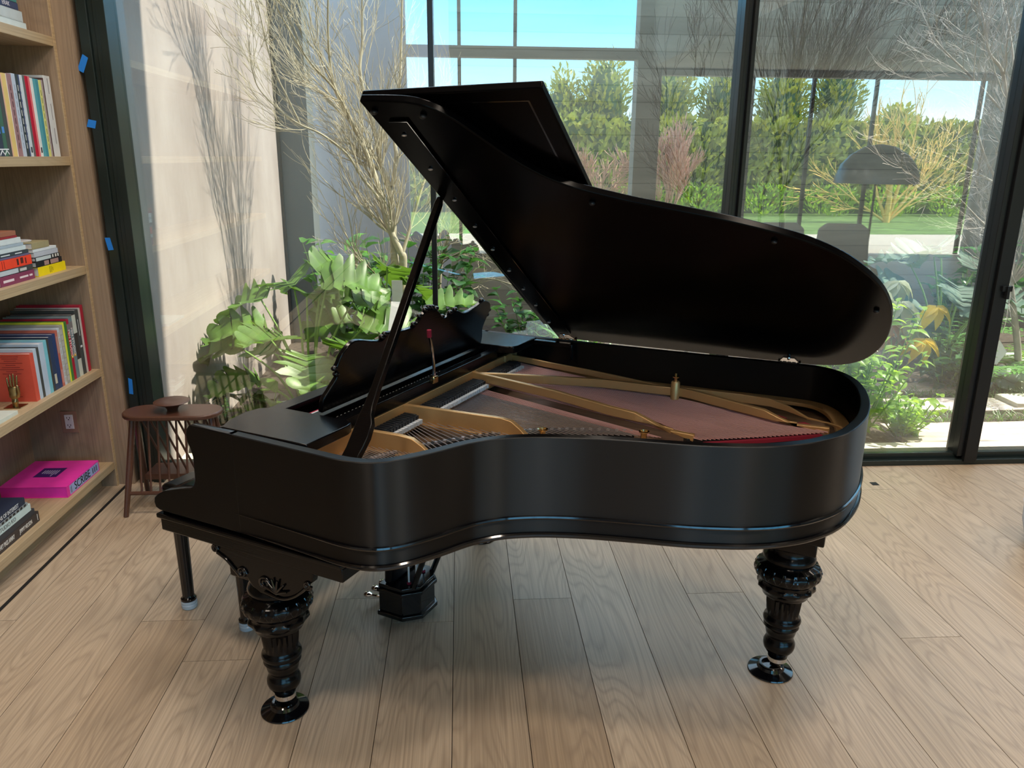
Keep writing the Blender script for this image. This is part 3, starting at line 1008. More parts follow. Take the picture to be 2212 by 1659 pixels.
traced_tree('bare_tree', (4.45, 5.8, -0.06), 'silvery bare tree crossed by the right mullion', [
    ([(4.5, 5.8, -.06), (4.46, 5.8, .23), (4.32, 5.8, .68), (4.19, 5.8, 1.11), (4.10, 5.8, 1.48)], .030, .018),
    ([(4.10, 5.8, 1.48), (3.90, 5.75, 1.68), (3.76, 5.7, 1.87), (3.64, 5.65, 2.1), (3.57, 5.6, 2.4)], .013, .004),
    ([(4.08, 5.8, 1.51), (3.81, 5.67, 1.6), (3.45, 5.53, 1.72), (3.11, 5.4, 1.79)], .012, .003),
    ([(4.10, 5.8, 1.48), (4.05, 5.8, 1.86), (3.94, 5.8, 2.29), (3.80, 5.8, 2.45), (3.72, 5.8, 2.66), (3.59, 5.8, 2.91)], .018, .005),
    ([(3.98, 5.8, 2.05), (3.72, 5.84, 2.29), (3.60, 5.88, 2.4), (3.45, 5.92, 2.55), (3.34, 5.96, 2.75), (3.30, 6.0, 2.94)], .009, .003),
    ([(4.05, 5.8, 1.86), (4.06, 5.83, 2.18), (4.0, 5.87, 2.53), (3.86, 5.9, 2.9)], .012, .004),
    ([(4.14, 5.75, 1.2), (4.05, 5.6, 1.13), (3.74, 5.47, 1.28), (3.41, 5.33, 1.48), (3.18, 5.2, 1.54)], .009, .003)],
    'bark_grey', 17, (.30, 2, .5, .08, .3))
traced_tree('bare_tree', (6.0, 7.4, -0.06), 'grey bare tree by the concrete wall at far right', [
    ([(6.0, 7.4, -.06), (5.9, 7.4, .9), (5.7, 7.4, 1.8), (5.5, 7.4, 3.0)], .03, .01),
    ([(5.9, 7.4, .9), (5.4, 7.3, 1.6), (5.0, 7.3, 2.4), (4.8, 7.2, 3.1)], .015, .005),
    ([(5.8, 7.4, 1.4), (6.0, 7.4, 2.2), (6.0, 7.4, 3.0)], .015, .005)], 'bark_grey', 19)


# ------------------------------------------------------------------ courtyard bits
def stake_tag(loc, h, wdt, label, rz=0.0, tilt=0.0, diamond=False):
    rt = empty('plant_tag', loc, rz)
    rt.rotation_euler = (0, tilt, rz)
    tag(rt, label, 'plant tag', 'white plant tags')
    if diamond:
        MB().prism([(0, h * .45), (wdt / 2, h * .75), (0, h), (-wdt / 2, h * .75)], -.001, .001, lambda a, b, t: (a, t, b)).build('card', 'tag', rt, smooth=False)
        MB().prism([(-.008, 0), (.008, 0), (.008, h * .5), (-.008, h * .5)], -.001, .001, lambda a, b, t: (a, t, b)).build('stake', 'tag', rt, smooth=False)
    else:
        MB().prism([(-wdt / 2, h * .4), (wdt / 2, h * .4), (wdt / 2, h), (-wdt / 2, h)], -.001, .001, lambda a, b, t: (a, t, b)).build('card', 'tag', rt, smooth=False)
        MB().tube([(0, 0.002, 0), (0, .002, h * .6)], .004, 5).build('stake', 'tag', rt)


stake_tag((-0.52, 4.75, -0.06), 0.90, .075, 'white plant tag leaning above the left end of the music desk', rz=.5, tilt=.15)
stake_tag((-0.42, 5.1, -0.06), 0.98, .07, 'white plant tag half hidden behind the lid prop')
stake_tag((4.25, 5.75, -0.06), 0.40, .16, 'white diamond plant tag right of the right mullion', diamond=True)
stake_tag((4.35, 6.2, -0.06), 0.66, .10, 'small white plant tag close to the right mullion below the fern', diamond=True)
stake_tag((4.62, 5.65, -0.06), 0.36, .10, 'pale plant tag at the right edge above the pipe flange')
rt = empty('flanged_pipe', (4.42, 5.72, 0.03))
tag(rt, 'short grey pipe with a bolted round flange on the soil', 'pipe')
rt.rotation_euler = (0, rad(-68), rad(28))
MB().lathe([(.045, -.16), (.045, .28)], n=20).build('pipe', 'pipe', rt)
MB().lathe([(.045, -.012), (.135, -.012), (.135, .012), (.045, .012)], n=32).build('flange', 'pipe', rt)
b0 = MB().lathe([(.009, -.02), (.009, .02)], (.108, 0, 0), n=6).build('bolt', 'tag', rt)
for k in range(1, 12):
    clone(b0, rt, rotation_euler=(0, 0, 2 * PI * k / 12))
tag(MB().tube([(4.15, 6.35, .06), (5.9, 6.15, .04)], .05, 14).build('drain_pipe', 'pipe'), 'long grey pipe lying across the soil at right', 'pipe')
tag(MB().tube([(-1.35, 5.25, .0), (-.75, 5.45, .0)], .045, 12).build('drain_pipe', 'pipe'), 'grey pipe on the soil under the large philodendron', 'pipe')
o = MB().box(4.05, 4.9, 5.17, 5.42, -0.05, .0).build('timber_step', 'threshold', smooth=False, bevel=.004)
tag(o, 'lower pale timber block at the right edge of the courtyard', 'step', 'timber blocks')
o = MB().box(4.4, 5.2, 5.62, 5.85, -0.05, .03).build('timber_step', 'threshold', smooth=False, bevel=.004)
tag(o, 'upper pale timber block below the pipe flange', 'step', 'timber blocks')
rt = empty('garden_light', (-1.33, 5.1, -0.06))
tag(rt, 'black box garden light against the stucco wall', 'light')
MB().box(-.07, .09, -.07, .07, .04, .20).build('housing', 'frame', rt, bevel=.006)
MB().tube([(0, 0, 0), (0, 0, .06)], .02, 10).build('stake', 'frame', rt)

# ================================================================== GARDEN BEHIND THE ROOM (seen mirrored in the glass)
struct(MB().box(-25, 40, -9.0, -6.0, -0.35, -0.03).build('ground_terrace', 'path', smooth=False))
struct(MB().box(-25, 40, -10.4, -9.0, -0.35, -0.04).build('ground_path', 'path', smooth=False))
struct(MB().box(-25, 40, -60, -10.4, -0.35, -0.05).build('ground_lawn', 'lawn', smooth=False))
hm_ = MB()
r = random.Random(77)
for _ in range(9000):
    x, z = r.uniform(-9, 34), r.uniform(.1, 2.9)
    leaf_blade(hm_, (x, -17.9 + r.uniform(-.15, .1), z), (r.uniform(-.6, .6), .6, r.uniform(0, 1.2)), (0, 1, .3), .30, .07, .3, 0, 0, 2)
hg_ = hm_.build('hedge', 'leaf_hedge', ang=60)
tag(hg_, 'long clipped evergreen hedge mirrored behind the lawn', 'hedge')
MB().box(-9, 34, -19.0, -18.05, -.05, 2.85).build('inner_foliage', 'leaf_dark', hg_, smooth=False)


def leafy_crown(mb, c, rx, ry, rz, n, r, s=0.22):
    for _ in range(n):
        v = Vector((r.gauss(0, 1), r.gauss(0, 1), r.gauss(0, 1))).normalized() * r.uniform(.72, 1.05)
        p = Vector((c[0] + v.x * rx, c[1] + v.y * ry, c[2] + v.z * rz))
        d = Vector((v.x + r.uniform(-.5, .5), v.y + r.uniform(-.5, .5), r.uniform(.2, 1.4)))
        leaf_blade(mb, p, d, (v.x, v.y, v.z + .1), s * r.uniform(.7, 1.3), s * .22, .3, 0, 0, 2)


def garden_tree(name, base, label, crowns, n, seed, m='leaf_hedge', s=.24, trunk=.12, cat='tree', group='evergreens beyond the lawn'):
    root = empty(name, base)
    tag(root, label, cat, group)
    r = random.Random(seed)
    mb = MB()
    for c in crowns:
        leafy_crown(mb, c[:3], c[3], c[4], c[5], n, r, s)
    mb.build('foliage', m, root, ang=60)
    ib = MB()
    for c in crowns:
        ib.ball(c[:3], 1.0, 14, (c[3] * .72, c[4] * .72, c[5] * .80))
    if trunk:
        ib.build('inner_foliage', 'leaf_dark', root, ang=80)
    if trunk:
        MB().tube([(0, 0, 0), (0, 0, crowns[0][2])], trunk, 8).build('trunk', 'bark_dark', root)
    return root


garden_tree('evergreen_tree', (4.3, -20.6, -.05), 'tall bushy evergreen mirrored in the glass left of the pale post', [(0, 0, 2.0, 1.2, 1.2, 2.2), (.8, 0, 3.4, .9, .9, 1.9), (-.7, 0, 2.7, .7, .8, 2.0), (1.3, 0, 1.5, 1.0, 1, 1.6)], 900, 71)
for i, (x, h, wd) in enumerate(((7.3, 5.0, .98), (9.35, 5.2, 1.0), (11.4, 5.1, 1.0), (13.5, 5.4, 1.0), (15.7, 3.6, 1.0), (17.9, 3.0, 1.05))):
    garden_tree('evergreen_tree', (x, -20.5 - .3 * (i % 2), -.05), ['first evergreen of the mirrored row, right of the pale post', 'second evergreen of the mirrored row', 'third evergreen of the mirrored row, behind the dark bare stems', 'fourth evergreen of the mirrored row, left of the golden bare tree', 'lower evergreen mirrored below the patch of blue sky', 'last low evergreen mirrored near the right mullion'][i],
                [(0, 0, h * .36, wd, .95, h * .36), (.1, 0, h * .68, wd * .88, .9, h * .32)], 1000, 80 + i)
for i, x in enumerate((3.5, 5.6, 7.7, 9.8, 11.9, 14.0, 16.1)):
    garden_tree('border_shrub', (x, -16.8, -.05), ['leftmost low border shrub mirrored behind the lawn', 'second low border shrub from the left, mirrored below the pink twigs', 'third low border shrub, mirrored left of the centre mullion', 'fourth low border shrub, mirrored right of the centre mullion', 'fifth low border shrub, mirrored above the lounge chairs', 'sixth low border shrub, mirrored left of the golden tree', 'rightmost low border shrub, mirrored right of the golden tree'][i], [(0, 0, .45, .96, .55, .5)], 420, 95 + i, 'leaf_bright', .16, 0, 'shrub', 'border shrubs behind the lawn')
bare_tree('golden_tree', (12.4, -14.2, -0.05), 'golden bare tree mirrored in the right pane under the concrete header',
          [(-.05, 0, 1, 1.35, .10, 0), (-.6, 0, 1, 1.6, .055, 0), (.7, 0, 1, 1.6, .055, 0), (.25, 0, 1, 1.8, .06, 0), (-1.3, 0, .9, 1.5, .045, 0), (1.3, 0, .8, 1.5, .045, 0)], 31, 'bark_yellow', 3, .5, 3, .06, .2, minr=.011)
bare_tree('pink_shrub', (5.3, -12.2, -0.05), 'pink-twigged bare shrub mirrored right of the pale post',
          [(.3, 0, 1, 1.2, .035, 0), (.1, 0, 1, 1.3, .035, 0), (-.2, 0, 1, 1.2, .03, 0), (.5, 0, 1, 1.1, .03, 0), (-.5, 0, .9, 1.1, .03, 0)], 33, 'bark_pink', 3, .32, 5, .10, .2, cat='shrub', minr=.011)
bare_tree('tan_shrub', (3.4, -12.6, -0.05), 'tan twiggy shrub mirrored just above the lid edge',
          [(.3, 0, 1, 1.0, .03, 0), (-.3, 0, 1, 1.0, .03, 0), (-.8, 0, .9, 1.0, .025, 0), (.8, 0, .9, 1.0, .025, 0)], 35, 'bark_pink', 3, .5, 5, .04, .3, cat='shrub', minr=.010)

# seating group at the far side of the room, seen only as a reflection
rt = empty('floor_lamp', (5.22, -1.6, 0))
tag(rt, 'dark dome floor lamp mirrored in the right pane', 'lamp')
MB().lathe([(.50, 1.42), (.49, 1.50), (.44, 1.64), (.34, 1.76), (.18, 1.86), (.03, 1.89), (.03, 1.87), (.32, 1.74), (.42, 1.62), (.47, 1.48), (.485, 1.42)], n=40).build('lamp_shade', 'lampshade', rt)
MB().tube([(0, 0, .02), (0, 0, 1.88)], .015, 10).build('pole', 'frame', rt)
MB().lathe([(.22, 0), (.22, .025), (.02, .035)], n=32).build('base', 'frame', rt)
for i, (x, y, a) in enumerate(((4.05, -1.3, 0), (4.75, -1.2, 15))):
    rt = empty('lounge_chair', (x, y, 0), rad(a))
    tag(rt, ['grey lounge chair mirrored above the piano lid, left of two', 'grey lounge chair mirrored above the piano lid, right of two'][i], 'chair', 'mirrored lounge chairs')
    MB().box(-.33, .33, -.33, .33, .25, .45).build('seat', 'concrete', rt, bevel=.05)
    MB().prism([(-.33, .4), (.33, .4), (.30, .86), (.2, .93), (-.2, .93), (-.30, .86)], -.36, -.24, lambda a_, b_, t: (a_, t, b_)).build('backrest', 'concrete', rt, bevel=.03)
    for sx_, sy_ in ((-1, -1), (1, -1), (1, 1), (-1, 1)):
        MB().tube([(.27 * sx_, .27 * sy_, .26), (.31 * sx_, .31 * sy_, 0)], .016, 8).build('leg', 'walnut', rt)

# ================================================================== BOOKCASE
bc = empty('bookcase', (-1.84, 3.95, 0))
tag(bc, 'built-in pale oak bookcase along the left wall', 'bookcase')
bx = lambda *a: MB().box(*a)
bx(-.40, .0, 0, .02, 0, 4.3).build('side_panel', 'oak_shelf', bc, smooth=False)
bx(.0, .004, 0, .02, 0, 4.3).build('edge_band', 'oak_edge', bc, smooth=False)
bx(-.42, -.40, -3.4, .02, 0, 4.3).build('back_panel', 'oak_shelf', bc, smooth=False)
bx(-.10, -.08, -3.4, 0, 0, .098).build('toe_kick', 'oak_edge', bc, smooth=False)
SH = (2.205, 1.684, 1.170, .647, .138)
for z in SH + (2.75, 3.3):
    bx(-.40, .0, -3.4, -.001, z - .04, z).build('shelf', 'oak_edge', bc, smooth=False, bevel=.001)
ol = empty('power_outlet', (-2.03, 3.948, .365))
tag(ol, 'white double power outlet with a wooden plate on the bookcase side panel', 'outlet')
bx(-.040, .040, -.006, 0, -.058, .058).build('cover_plate', mat('pinkish_wood_plate', (.30, .175, .13), .45), ol, bevel=.001)
bx(-.020, .022, -.010, -.006, -.036, .040).build('socket', 'outlet', ol, bevel=.001)
sl = MB()
for zc in (.022, -.018):
    sl.box(-.009, -.006, -.0105, -.0098, zc - .002, zc + .007)
    sl.box(.005, .008, -.0105, -.0098, zc - .002, zc + .007)
    sl.box(-.003, .003, -.0105, -.0098, zc - .010, zc - .005)
sl.build('slots', 'dark', ol, smooth=False)

ROTV = Matrix(((0, 0, 1), (0, 1, 0), (-1, 0, 0))).to_euler()
ROTH = (PI / 2, 0, PI / 2)


def book(name, label, y0, y1, z0, z1, col, depth=.24, x=-1.872, flat=True, grp=None, titles=(), bars=(), page='paper', soft=False):
    """spine faces +X; flat: lies down, else stands"""
    o = empty(name, (x, y0, z0))
    tag(o, label, 'book', grp)
    dy, dz = y1 - y0, z1 - z0
    t = .0012 if soft else .0028
    cv, pg = MB(), MB()
    if flat:
        cv.box(-depth, 0, 0, dy, 0, t).box(-depth, 0, 0, dy, dz - t, dz)
        cv.box(-t, 0, 0, dy, t, dz - t)
        pg.box(-depth + .004, -t, .004, dy - .004, t, dz - t)
    else:
        cv.box(-depth, 0, 0, t, 0, dz).box(-depth, 0, dy - t, dy, 0, dz)
        cv.box(-t, 0, t, dy - t, 0, dz)
        pg.box(-depth + .004, -t, t, dy - t, .003, dz - .004)
    cv.build('cover', cmat(col), o, smooth=False, bevel=.0008)
    pg.build('pages', page, o, smooth=False)
    for (s, size, u, v, c, *sx_) in titles:
        if flat:
            text(o, s, size, (.0004, dy * u, dz * v), ROTH, cmat(c), 'title', sx_[0] if sx_ else 1.0)
        else:
            text(o, s, size, (.0004, dy * v, dz * u), ROTV, cmat(c), 'title')
    for (u0, u1, v0, v1, c) in bars:
        b = MB()
        if flat:
            b.box(0, .0006, dy * u0, dy * u1, dz * v0, dz * v1)
        else:
            b.box(0, .0006, dy * v0, dy * v1, dz * u0, dz * u1)
        b.build('spine_print', cmat(c), o, smooth=False)
    return o


WHT, PAL, BLK = (.72, .77, .80), (.50, .60, .66), (.02, .022, .025)
GA = 'books lying on the top visible shelf'
book('book', 'white book at the bottom of the topmost stack', 3.42, 3.80, SH[0], SH[0] + .032, (.62, .72, .74), grp=GA)
book('book', 'thick grey-white book second from bottom of the topmost stack', 3.40, 3.78, SH[0] + .033, SH[0] + .075, (.52, .58, .60), grp=GA)
book('book', 'navy book with white script on its spine in the topmost stack', 3.42, 3.755, SH[0] + .076, SH[0] + .104, (.04, .05, .11), grp=GA, titles=[('ERAK', .024, .72, .5, (.7, .65, .7))])
book('book', 'teal green book above the navy one in the topmost stack', 3.42, 3.75, SH[0] + .105, SH[0] + .127, (.06, .22, .19), grp=GA)
book('book', 'pale mint book uppermost visible in the topmost stack', 3.44, 3.75, SH[0] + .128, SH[0] + .15, (.60, .76, .72), grp=GA)

GB = 'books standing on the second shelf'
row = [(3.43, 3.470, (.03, .04, .07), .30, 'dark blue book with white letters at the left end of the second shelf'),
       (3.471, 3.497, (.05, .14, .09), .31, 'green book beside the dark blue one on the second shelf'),
       (3.498, 3.527, (.06, .065, .065), .32, 'charcoal book left of the yellow one on the second shelf'),
       (3.528, 3.536, (.70, .45, .36), .325, 'thin pink-beige book against the charcoal one'),
       (3.537, 3.567, (.75, .56, .20), .33, 'yellow-ochre book on the second shelf'),
       (3.568, 3.573, (.80, .74, .68), .33, 'thin cream booklet right of the ochre book'),
       (3.574, 3.610, (.34, .19, .20), .332, 'mauve book with small dark lettering on the second shelf'),
       (3.611, 3.640, (.50, .58, .70), .335, 'pale lavender-blue book right of the mauve one'),
       (3.641, 3.663, (.035, .05, .055), .335, 'slate-black book with white vertical lettering'),
       (3.664, 3.673, (.05, .08, .20), .335, 'narrow navy book right of the slate-black one'),
       (3.674, 3.697, (.62, .70, .76), .335, 'pale grey book with a small black label near its foot'),
       (3.698, 3.715, (.12, .14, .14), .335, 'black and white photo book left of the crimson one'),
       (3.716, 3.742, (.50, .005, .035), .335, 'crimson book on the second shelf'),
       (3.743, 3.757, (.75, .18, .20), .335, 'coral pink book against the crimson one'),
       (3.758, 3.780, (.78, .82, .82), .33, 'white book left of the turquoise ones'),
       (3.781, 3.804, (.10, .38, .46), .33, 'light turquoise book, left of the turquoise pair'),
       (3.805, 3.828, (.06, .30, .38), .33, 'deep turquoise book, right of the turquoise pair'),
       (3.829, 3.851, (.70, .74, .25), .328, 'lime-yellow book right of the turquoise pair'),
       (3.852, 3.866, (.42, .36, .38), .33, 'thin mottled mauve-grey book right of the lime one'),
       (3.867, 3.877, (.10, .055, .06), .34, 'thin dark brown book left of the wide white one'),
       (3.878, 3.935, (.70, .76, .82), .352, 'wide white book at the right end of the second shelf')]
for i, (a, b, c, h, lb) in enumerate(row):
    tt, bb = [], []
    k = lb
    if 'dark blue' in k:
        bb = [(.3, .38, .2, .8, (.1, .3, .8))]
        tt = [('K', .05, .06, .5, (.8, .85, .9))]
    if 'wide white' in k:
        bb = [(.78, .97, .56, .62, (.15, .15, .2)), (.46, .66, .56, .62, (.2, .2, .25)), (.16, .36, .56, .62, (.2, .2, .25))]
    if 'slate' in k or 'mauve book' in k or 'lime' in k or 'lavender' in k:
        cc = {'s': (.8, .8, .8), 'm': (.12, .05, .06), 'l': (.15, .15, .12), 'p': (.3, .35, .45)}[k[0]] if k[0] in 'smlp' else (.5, .5, .5)
        bb = [(.10 + .1 * j, .17 + .1 * j, .42, .58, cc) for j in range(8)]
    if 'pale grey' in k or k.startswith('white'):
        bb = [(.05, .12, .25, .75, (.04, .04, .05))]
    book('book', lb, a, b, SH[1], SH[1] + h, c, .25, -1.872, False, GB, tt, bb)

GC = 'books lying on the third shelf'
L3 = SH[2]
PLT = (.24, .035, .10)
book('book', 'plum purple book at the bottom of the left stack on the third shelf', 3.28, 3.545, L3, L3 + .040, PLT, grp=GC, bars=[(.08, .38, .35, .6, (.8, .7, .75)), (.55, .80, .4, .6, (.8, .7, .75)), (.84, .93, .4, .6, (.8, .7, .75))])
book('book', 'black and white picture-spine book above the plum one', 3.28, 3.54, L3 + .041, L3 + .064, (.05, .05, .055), grp=GC, bars=[(.0, .55, .1, .9, (.55, .62, .68)), (.6, .8, .2, .7, (.6, .6, .6))])
book('book', 'bright red-orange book in the left stack on the third shelf', 3.28, 3.54, L3 + .065, L3 + .105, (.90, .06, .02), grp=GC, bars=[(.55, .60, .2, .85, (.05, .01, .01)), (.66, .74, .3, .9, (.10, .01, .01)), (.80, .83, .2, .8, (.1, .01, .01)), (.12, .13, .1, .9, (.2, .01, .01)), (.18, .19, .1, .9, (.2, .01, .01))])
book('book', 'thin violet-grey book directly above the red-orange one', 3.28, 3.53, L3 + .106, L3 + .114, (.15, .13, .25), grp=GC)
book('book', 'dark slate book with pale print in the left stack', 3.26, 3.525, L3 + .115, L3 + .130, (.04, .055, .07), grp=GC, bars=[(.2, .45, .3, .6, (.7, .75, .8)), (.6, .8, .3, .6, (.7, .75, .8))])
book('book', 'white slim book above the dark slate one', 3.26, 3.51, L3 + .131, L3 + .149, (.66, .76, .80), grp=GC)
book('book', 'pale blue slim book between two white ones', 3.26, 3.495, L3 + .150, L3 + .162, (.42, .52, .62), grp=GC)
book('book', 'thick white book near the top of the left stack', 3.26, 3.48, L3 + .163, L3 + .186, (.70, .78, .82), grp=GC)
book('book', 'thin dark red book below the brown one', 3.24, 3.455, L3 + .187, L3 + .196, (.35, .02, .03), grp=GC)
book('book', 'brown book on top of the left stack', 3.24, 3.45, L3 + .197, L3 + .216, (.36, .14, .08), grp=GC)
book('book', 'bright yellow book at the bottom of the right stack', 3.58, 3.825, L3, L3 + .041, (.92, .72, .0), depth=.2, grp=GC, bars=[(.40, .41, .15, .85, (.1, .08, .0)), (.45, .46, .15, .85, (.1, .08, .0)), (.50, .51, .3, .7, (.1, .08, .0))])
book('book', 'black book with a pinkish photo strip above the yellow one', 3.57, 3.80, L3 + .042, L3 + .066, (.012, .012, .015), depth=.2, grp=GC, bars=[(.3, .85, .1, .9, (.42, .25, .22)), (.48, .53, .1, .9, (.03, .03, .03))])
book('book', 'black and white zigzag book in the right stack', 3.57, 3.785, L3 + .067, L3 + .086, (.025, .025, .03), depth=.2, grp=GC, bars=[(.02, .62, .1, .9, (.58, .66, .68)), (.68, .73, .2, .9, (.8, .8, .75)), (.80, .85, .2, .9, (.8, .8, .75)), (.90, .95, .2, .9, (.8, .8, .75))])
book('book', 'grey lined paperback in the right stack', 3.565, 3.775, L3 + .087, L3 + .108, (.52, .55, .62), depth=.2, grp=GC, soft=True)
book('book', 'white paperback under the tan box', 3.56, 3.765, L3 + .109, L3 + .121, (.74, .80, .84), depth=.2, grp=GC, soft=True)
book('book', 'olive tan boxed book on top of the right stack', 3.56, 3.705, L3 + .122, L3 + .150, (.38, .33, .18), depth=.2, grp=GC)
o = MB().lathe([(.075, 0), (.08, .006), (.07, .006), (.0001, .004)], (-1.98, 3.60, L3 + .150), n=28).build('small_dish', 'tag')
tag(o, 'small white oval dish on top of the tan boxed book', 'dish')

GD = 'large books standing on the fourth shelf'
L4 = SH[3]
row = [(3.897, 3.925, (.42, .01, .04), .335, 'crimson cloth book at the right end of the fourth shelf'),
       (3.877, 3.896, (.58, .55, .54), .325, 'pale grey book left of the crimson end book'),
       (3.839, 3.876, (.05, .06, .065), .322, 'dark slate book with a small white mark'),
       (3.804, 3.838, (.035, .03, .03), .306, 'black book with white labels at head and foot'),
       (3.772, 3.803, (.16, .24, .27), .302, 'slate-teal book right of the PEN book'),
       (3.748, 3.771, (.42, .01, .04), .295, 'crimson and grey book with PEN lettering'),
       (3.724, 3.747, (.05, .20, .04), .288, 'green book on the fourth shelf'),
       (3.708, 3.723, (.72, .78, .06), .288, 'acid yellow book left of the green one'),
       (3.677, 3.707, (.36, .35, .32), .280, 'book with a grey pebble-patterned spine'),
       (3.655, 3.676, (.55, .62, .70), .272, 'pale blue book left of the pebble-patterned one'),
       (3.632, 3.654, (.52, .14, .10), .265, 'mottled red book on the fourth shelf'),
       (3.600, 3.631, (.02, .045, .15), .255, 'navy blue book, right of the navy pair'),
       (3.566, 3.599, (.025, .045, .11), .250, 'navy blue book with a cream label, left of the navy pair'),
       (3.548, 3.565, (.05, .05, .05), .245, 'narrow black book left of the navy pair'),
       (3.520, 3.547, (.20, .55, .66), .245, 'cyan book on the fourth shelf'),
       (3.476, 3.519, (.50, .60, .74), .240, 'wide pale blue book left of the cyan one'),
       (3.455, 3.475, (.055, .06, .06), .228, 'dark charcoal book between two pale ones'),
       (3.428, 3.454, (.52, .62, .74), .228, 'pale blue book behind the orange-red one'),
       (3.396, 3.427, (.66, .09, .055), .215, 'orange-red book with centred text facing the room beside the brass hand')]
for i, (a, b, c, h, lb) in enumerate(row):
    tt, bb = [], []
    if 'PEN' in lb:
        tt = [('PEN STUDIO', .024, .60, .5, (.85, .75, .75))]
        bb = [(.80, .92, .0, 1, (.20, .18, .19)), (.36, .40, .2, .8, (.8, .45, .0))]
    if 'white labels' in lb:
        bb = [(.70, .99, -.02, 1.02, (.62, .66, .60)), (.0, .28, -.02, 1.02, (.62, .66, .60))]
    if 'cream label' in lb:
        bb = [(.12, .30, .2, .75, (.6, .56, .45))]
    if 'slate book' in lb:
        bb = [(.42, .45, .3, .8, (.8, .85, .9)), (.6, .85, .5, .6, (.6, .65, .7))]
    if 'pebble' in lb:
        r = random.Random(5)
        bb = [(.05 + .1 * j, .13 + .1 * j, r.uniform(.05, .3), r.uniform(.6, .95), (.50, .49, .45)) for j in range(9)]
    if 'mottled' in lb:
        bb = [(.06, .30, .2, .8, (.62, .28, .24)), (.6, .9, .2, .7, (.45, .3, .25))]
    bk = book('book', lb, a, b, L4, L4 + h, c, .30, -1.872, False, GD, tt, bb)
    if 'orange-red' in lb:
        r = random.Random(9)
        pr = MB()
        for j in range(20):
            wv = r.uniform(.02, .055) if j < 9 else r.uniform(.012, .03)
            zz = .205 - j * .0095
            pr.box(-.085 - wv, -.085 + wv, -.0006, 0, zz - .0022, zz)
        pr.build('cover_print', cmat((.25, .02, .02)), bk, smooth=False)
pb = book('flat_book', 'white flat book lying at the left edge of the fourth shelf', 2.93, 3.225, L4, L4 + .016, (.66, .72, .66), x=-1.862)

# brass hand ornament
hd = empty('brass_hand', (-1.925, 3.325, L4))
tag(hd, 'antique brass hand bookend leaning on the orange-red book', 'ornament')
hd.scale = (1.0, 1.0, 1.0)
MB().box(-.035, .035, -.03, .035, 0, .003).build('base', 'bronze_hand', hd, bevel=.001)
hm = MB()
hm.tube(smooth_path([(0, 0, .003), (.002, 0, .02), (.0, .002, .045), (.0, .006, .075), (.0, .008, .088)], 4), [.011] * 4 + [.013] * 4 + [.019] * 4 + [.021] * 4 + [.019], 14)
hm.xf(lambda x, y, z: (x, y * (.62 if z > .03 else 1), z))
hm.build('palm', 'bronze_hand', hd, ang=80)
for k, (x, L, rr, lean) in enumerate(((-.0165, .050, .0042, -.006), (-.0058, .062, .0046, -.002), (.0052, .066, .0046, .001), (.0155, .058, .0044, .005))):
    MB().tube(smooth_path([(x, .005, .080), (x + lean * .5, .006, .080 + L * .5), (x + lean, .009, .080 + L)], 4), [rr, rr, rr * .95, rr * .95, rr, rr * .9, rr * .8, rr * .65, .001], 8).build('finger', 'bronze_hand', hd, ang=80)
MB().tube(smooth_path([(.016, 0, .045), (.026, -.006, .065), (.029, -.012, .088), (.026, -.014, .102)], 4), [.008, .0075, .007, .0065, .006, .0058, .0056, .0054, .005, .0048, .004, .003, .001], 8).build('thumb', 'bronze_hand', hd, ang=80)

GE = 'books on the lowest shelf'
L5 = SH[4]
PK = (.85, .04, .42)
sc_ = book('book', 'large bright pink box book with SCRIBE on its pale blue spine', 3.50, 3.835, L5, L5 + .056, PK, depth=.31, x=-1.862, grp=GE, page=cmat((.80, .03, .50)))
MB().box(0, .0006, .025, .325, .006, .050).build('spine_label', cmat((.36, .46, .78)), sc_, smooth=False)
text(sc_, 'SCRIBE', .056, (.001, .152, .028), ROTH, 'dark', 'title', .95)
bm = MB()
for k in range(3):
    bm.box(.0006, .0011, .258 + k * .020, .261 + k * .020, .014, .044)
    bm.box(.0006, .0011, .265 + k * .020, .268 + k * .020, .012, .040)
bm.box(.0006, .0011, .033, .035, .012, .040).box(.0006, .0011, .040, .042, .010, .044)
bm.build('spine_print', 'dark', sc_, smooth=False)
MB().box(-.215, -.105, .12, .235, .0565, .0568).build('cover_label', cmat((.05, .01, .13)), sc_, smooth=False)
bm = MB()
for k in range(7):
    bm.box(-.195 + k * .011, -.190 + k * .011, .165 - k * .002, .205, .0569, .0571)
bm.box(-.14, -.136, .13, .155, .0569, .0571)
bm.build('cover_print', cmat((.45, .40, .60)), sc_, smooth=False)
book('book', 'brown-black book at the bottom of the lowest stack with white capitals', 2.80, 3.262, L5, L5 + .047, (.045, .035, .035), depth=.30, grp=GE, titles=[('THEY PASS AWAY', .028, .445, .5, (.85, .83, .8), .52), ('JIMMY NELSON', .026, .765, .5, (.85, .83, .8), .56)], bars=[(.965, .972, .2, .8, (.8, .8, .8))])
book('book', 'dark slate book above the brown-black one in the lowest stack', 2.80, 3.235, L5 + .048, L5 + .073, (.035, .04, .05), depth=.30, grp=GE)
book('book', 'pale mint book with thin grey capitals in the lowest stack', 2.80, 3.212, L5 + .074, L5 + .106, (.58, .72, .72), depth=.30, grp=GE, titles=[('STUDIO KO', .024, .56, .5, (.12, .14, .14))])
book('book', 'black and white edged book under the navy one in the lowest stack', 2.80, 3.195, L5 + .107, L5 + .120, (.30, .33, .34), depth=.30, grp=GE, bars=[(.5 + .07 * k, .54 + .07 * k, .1, .9, (.03, .03, .03)) for k in range(7)])
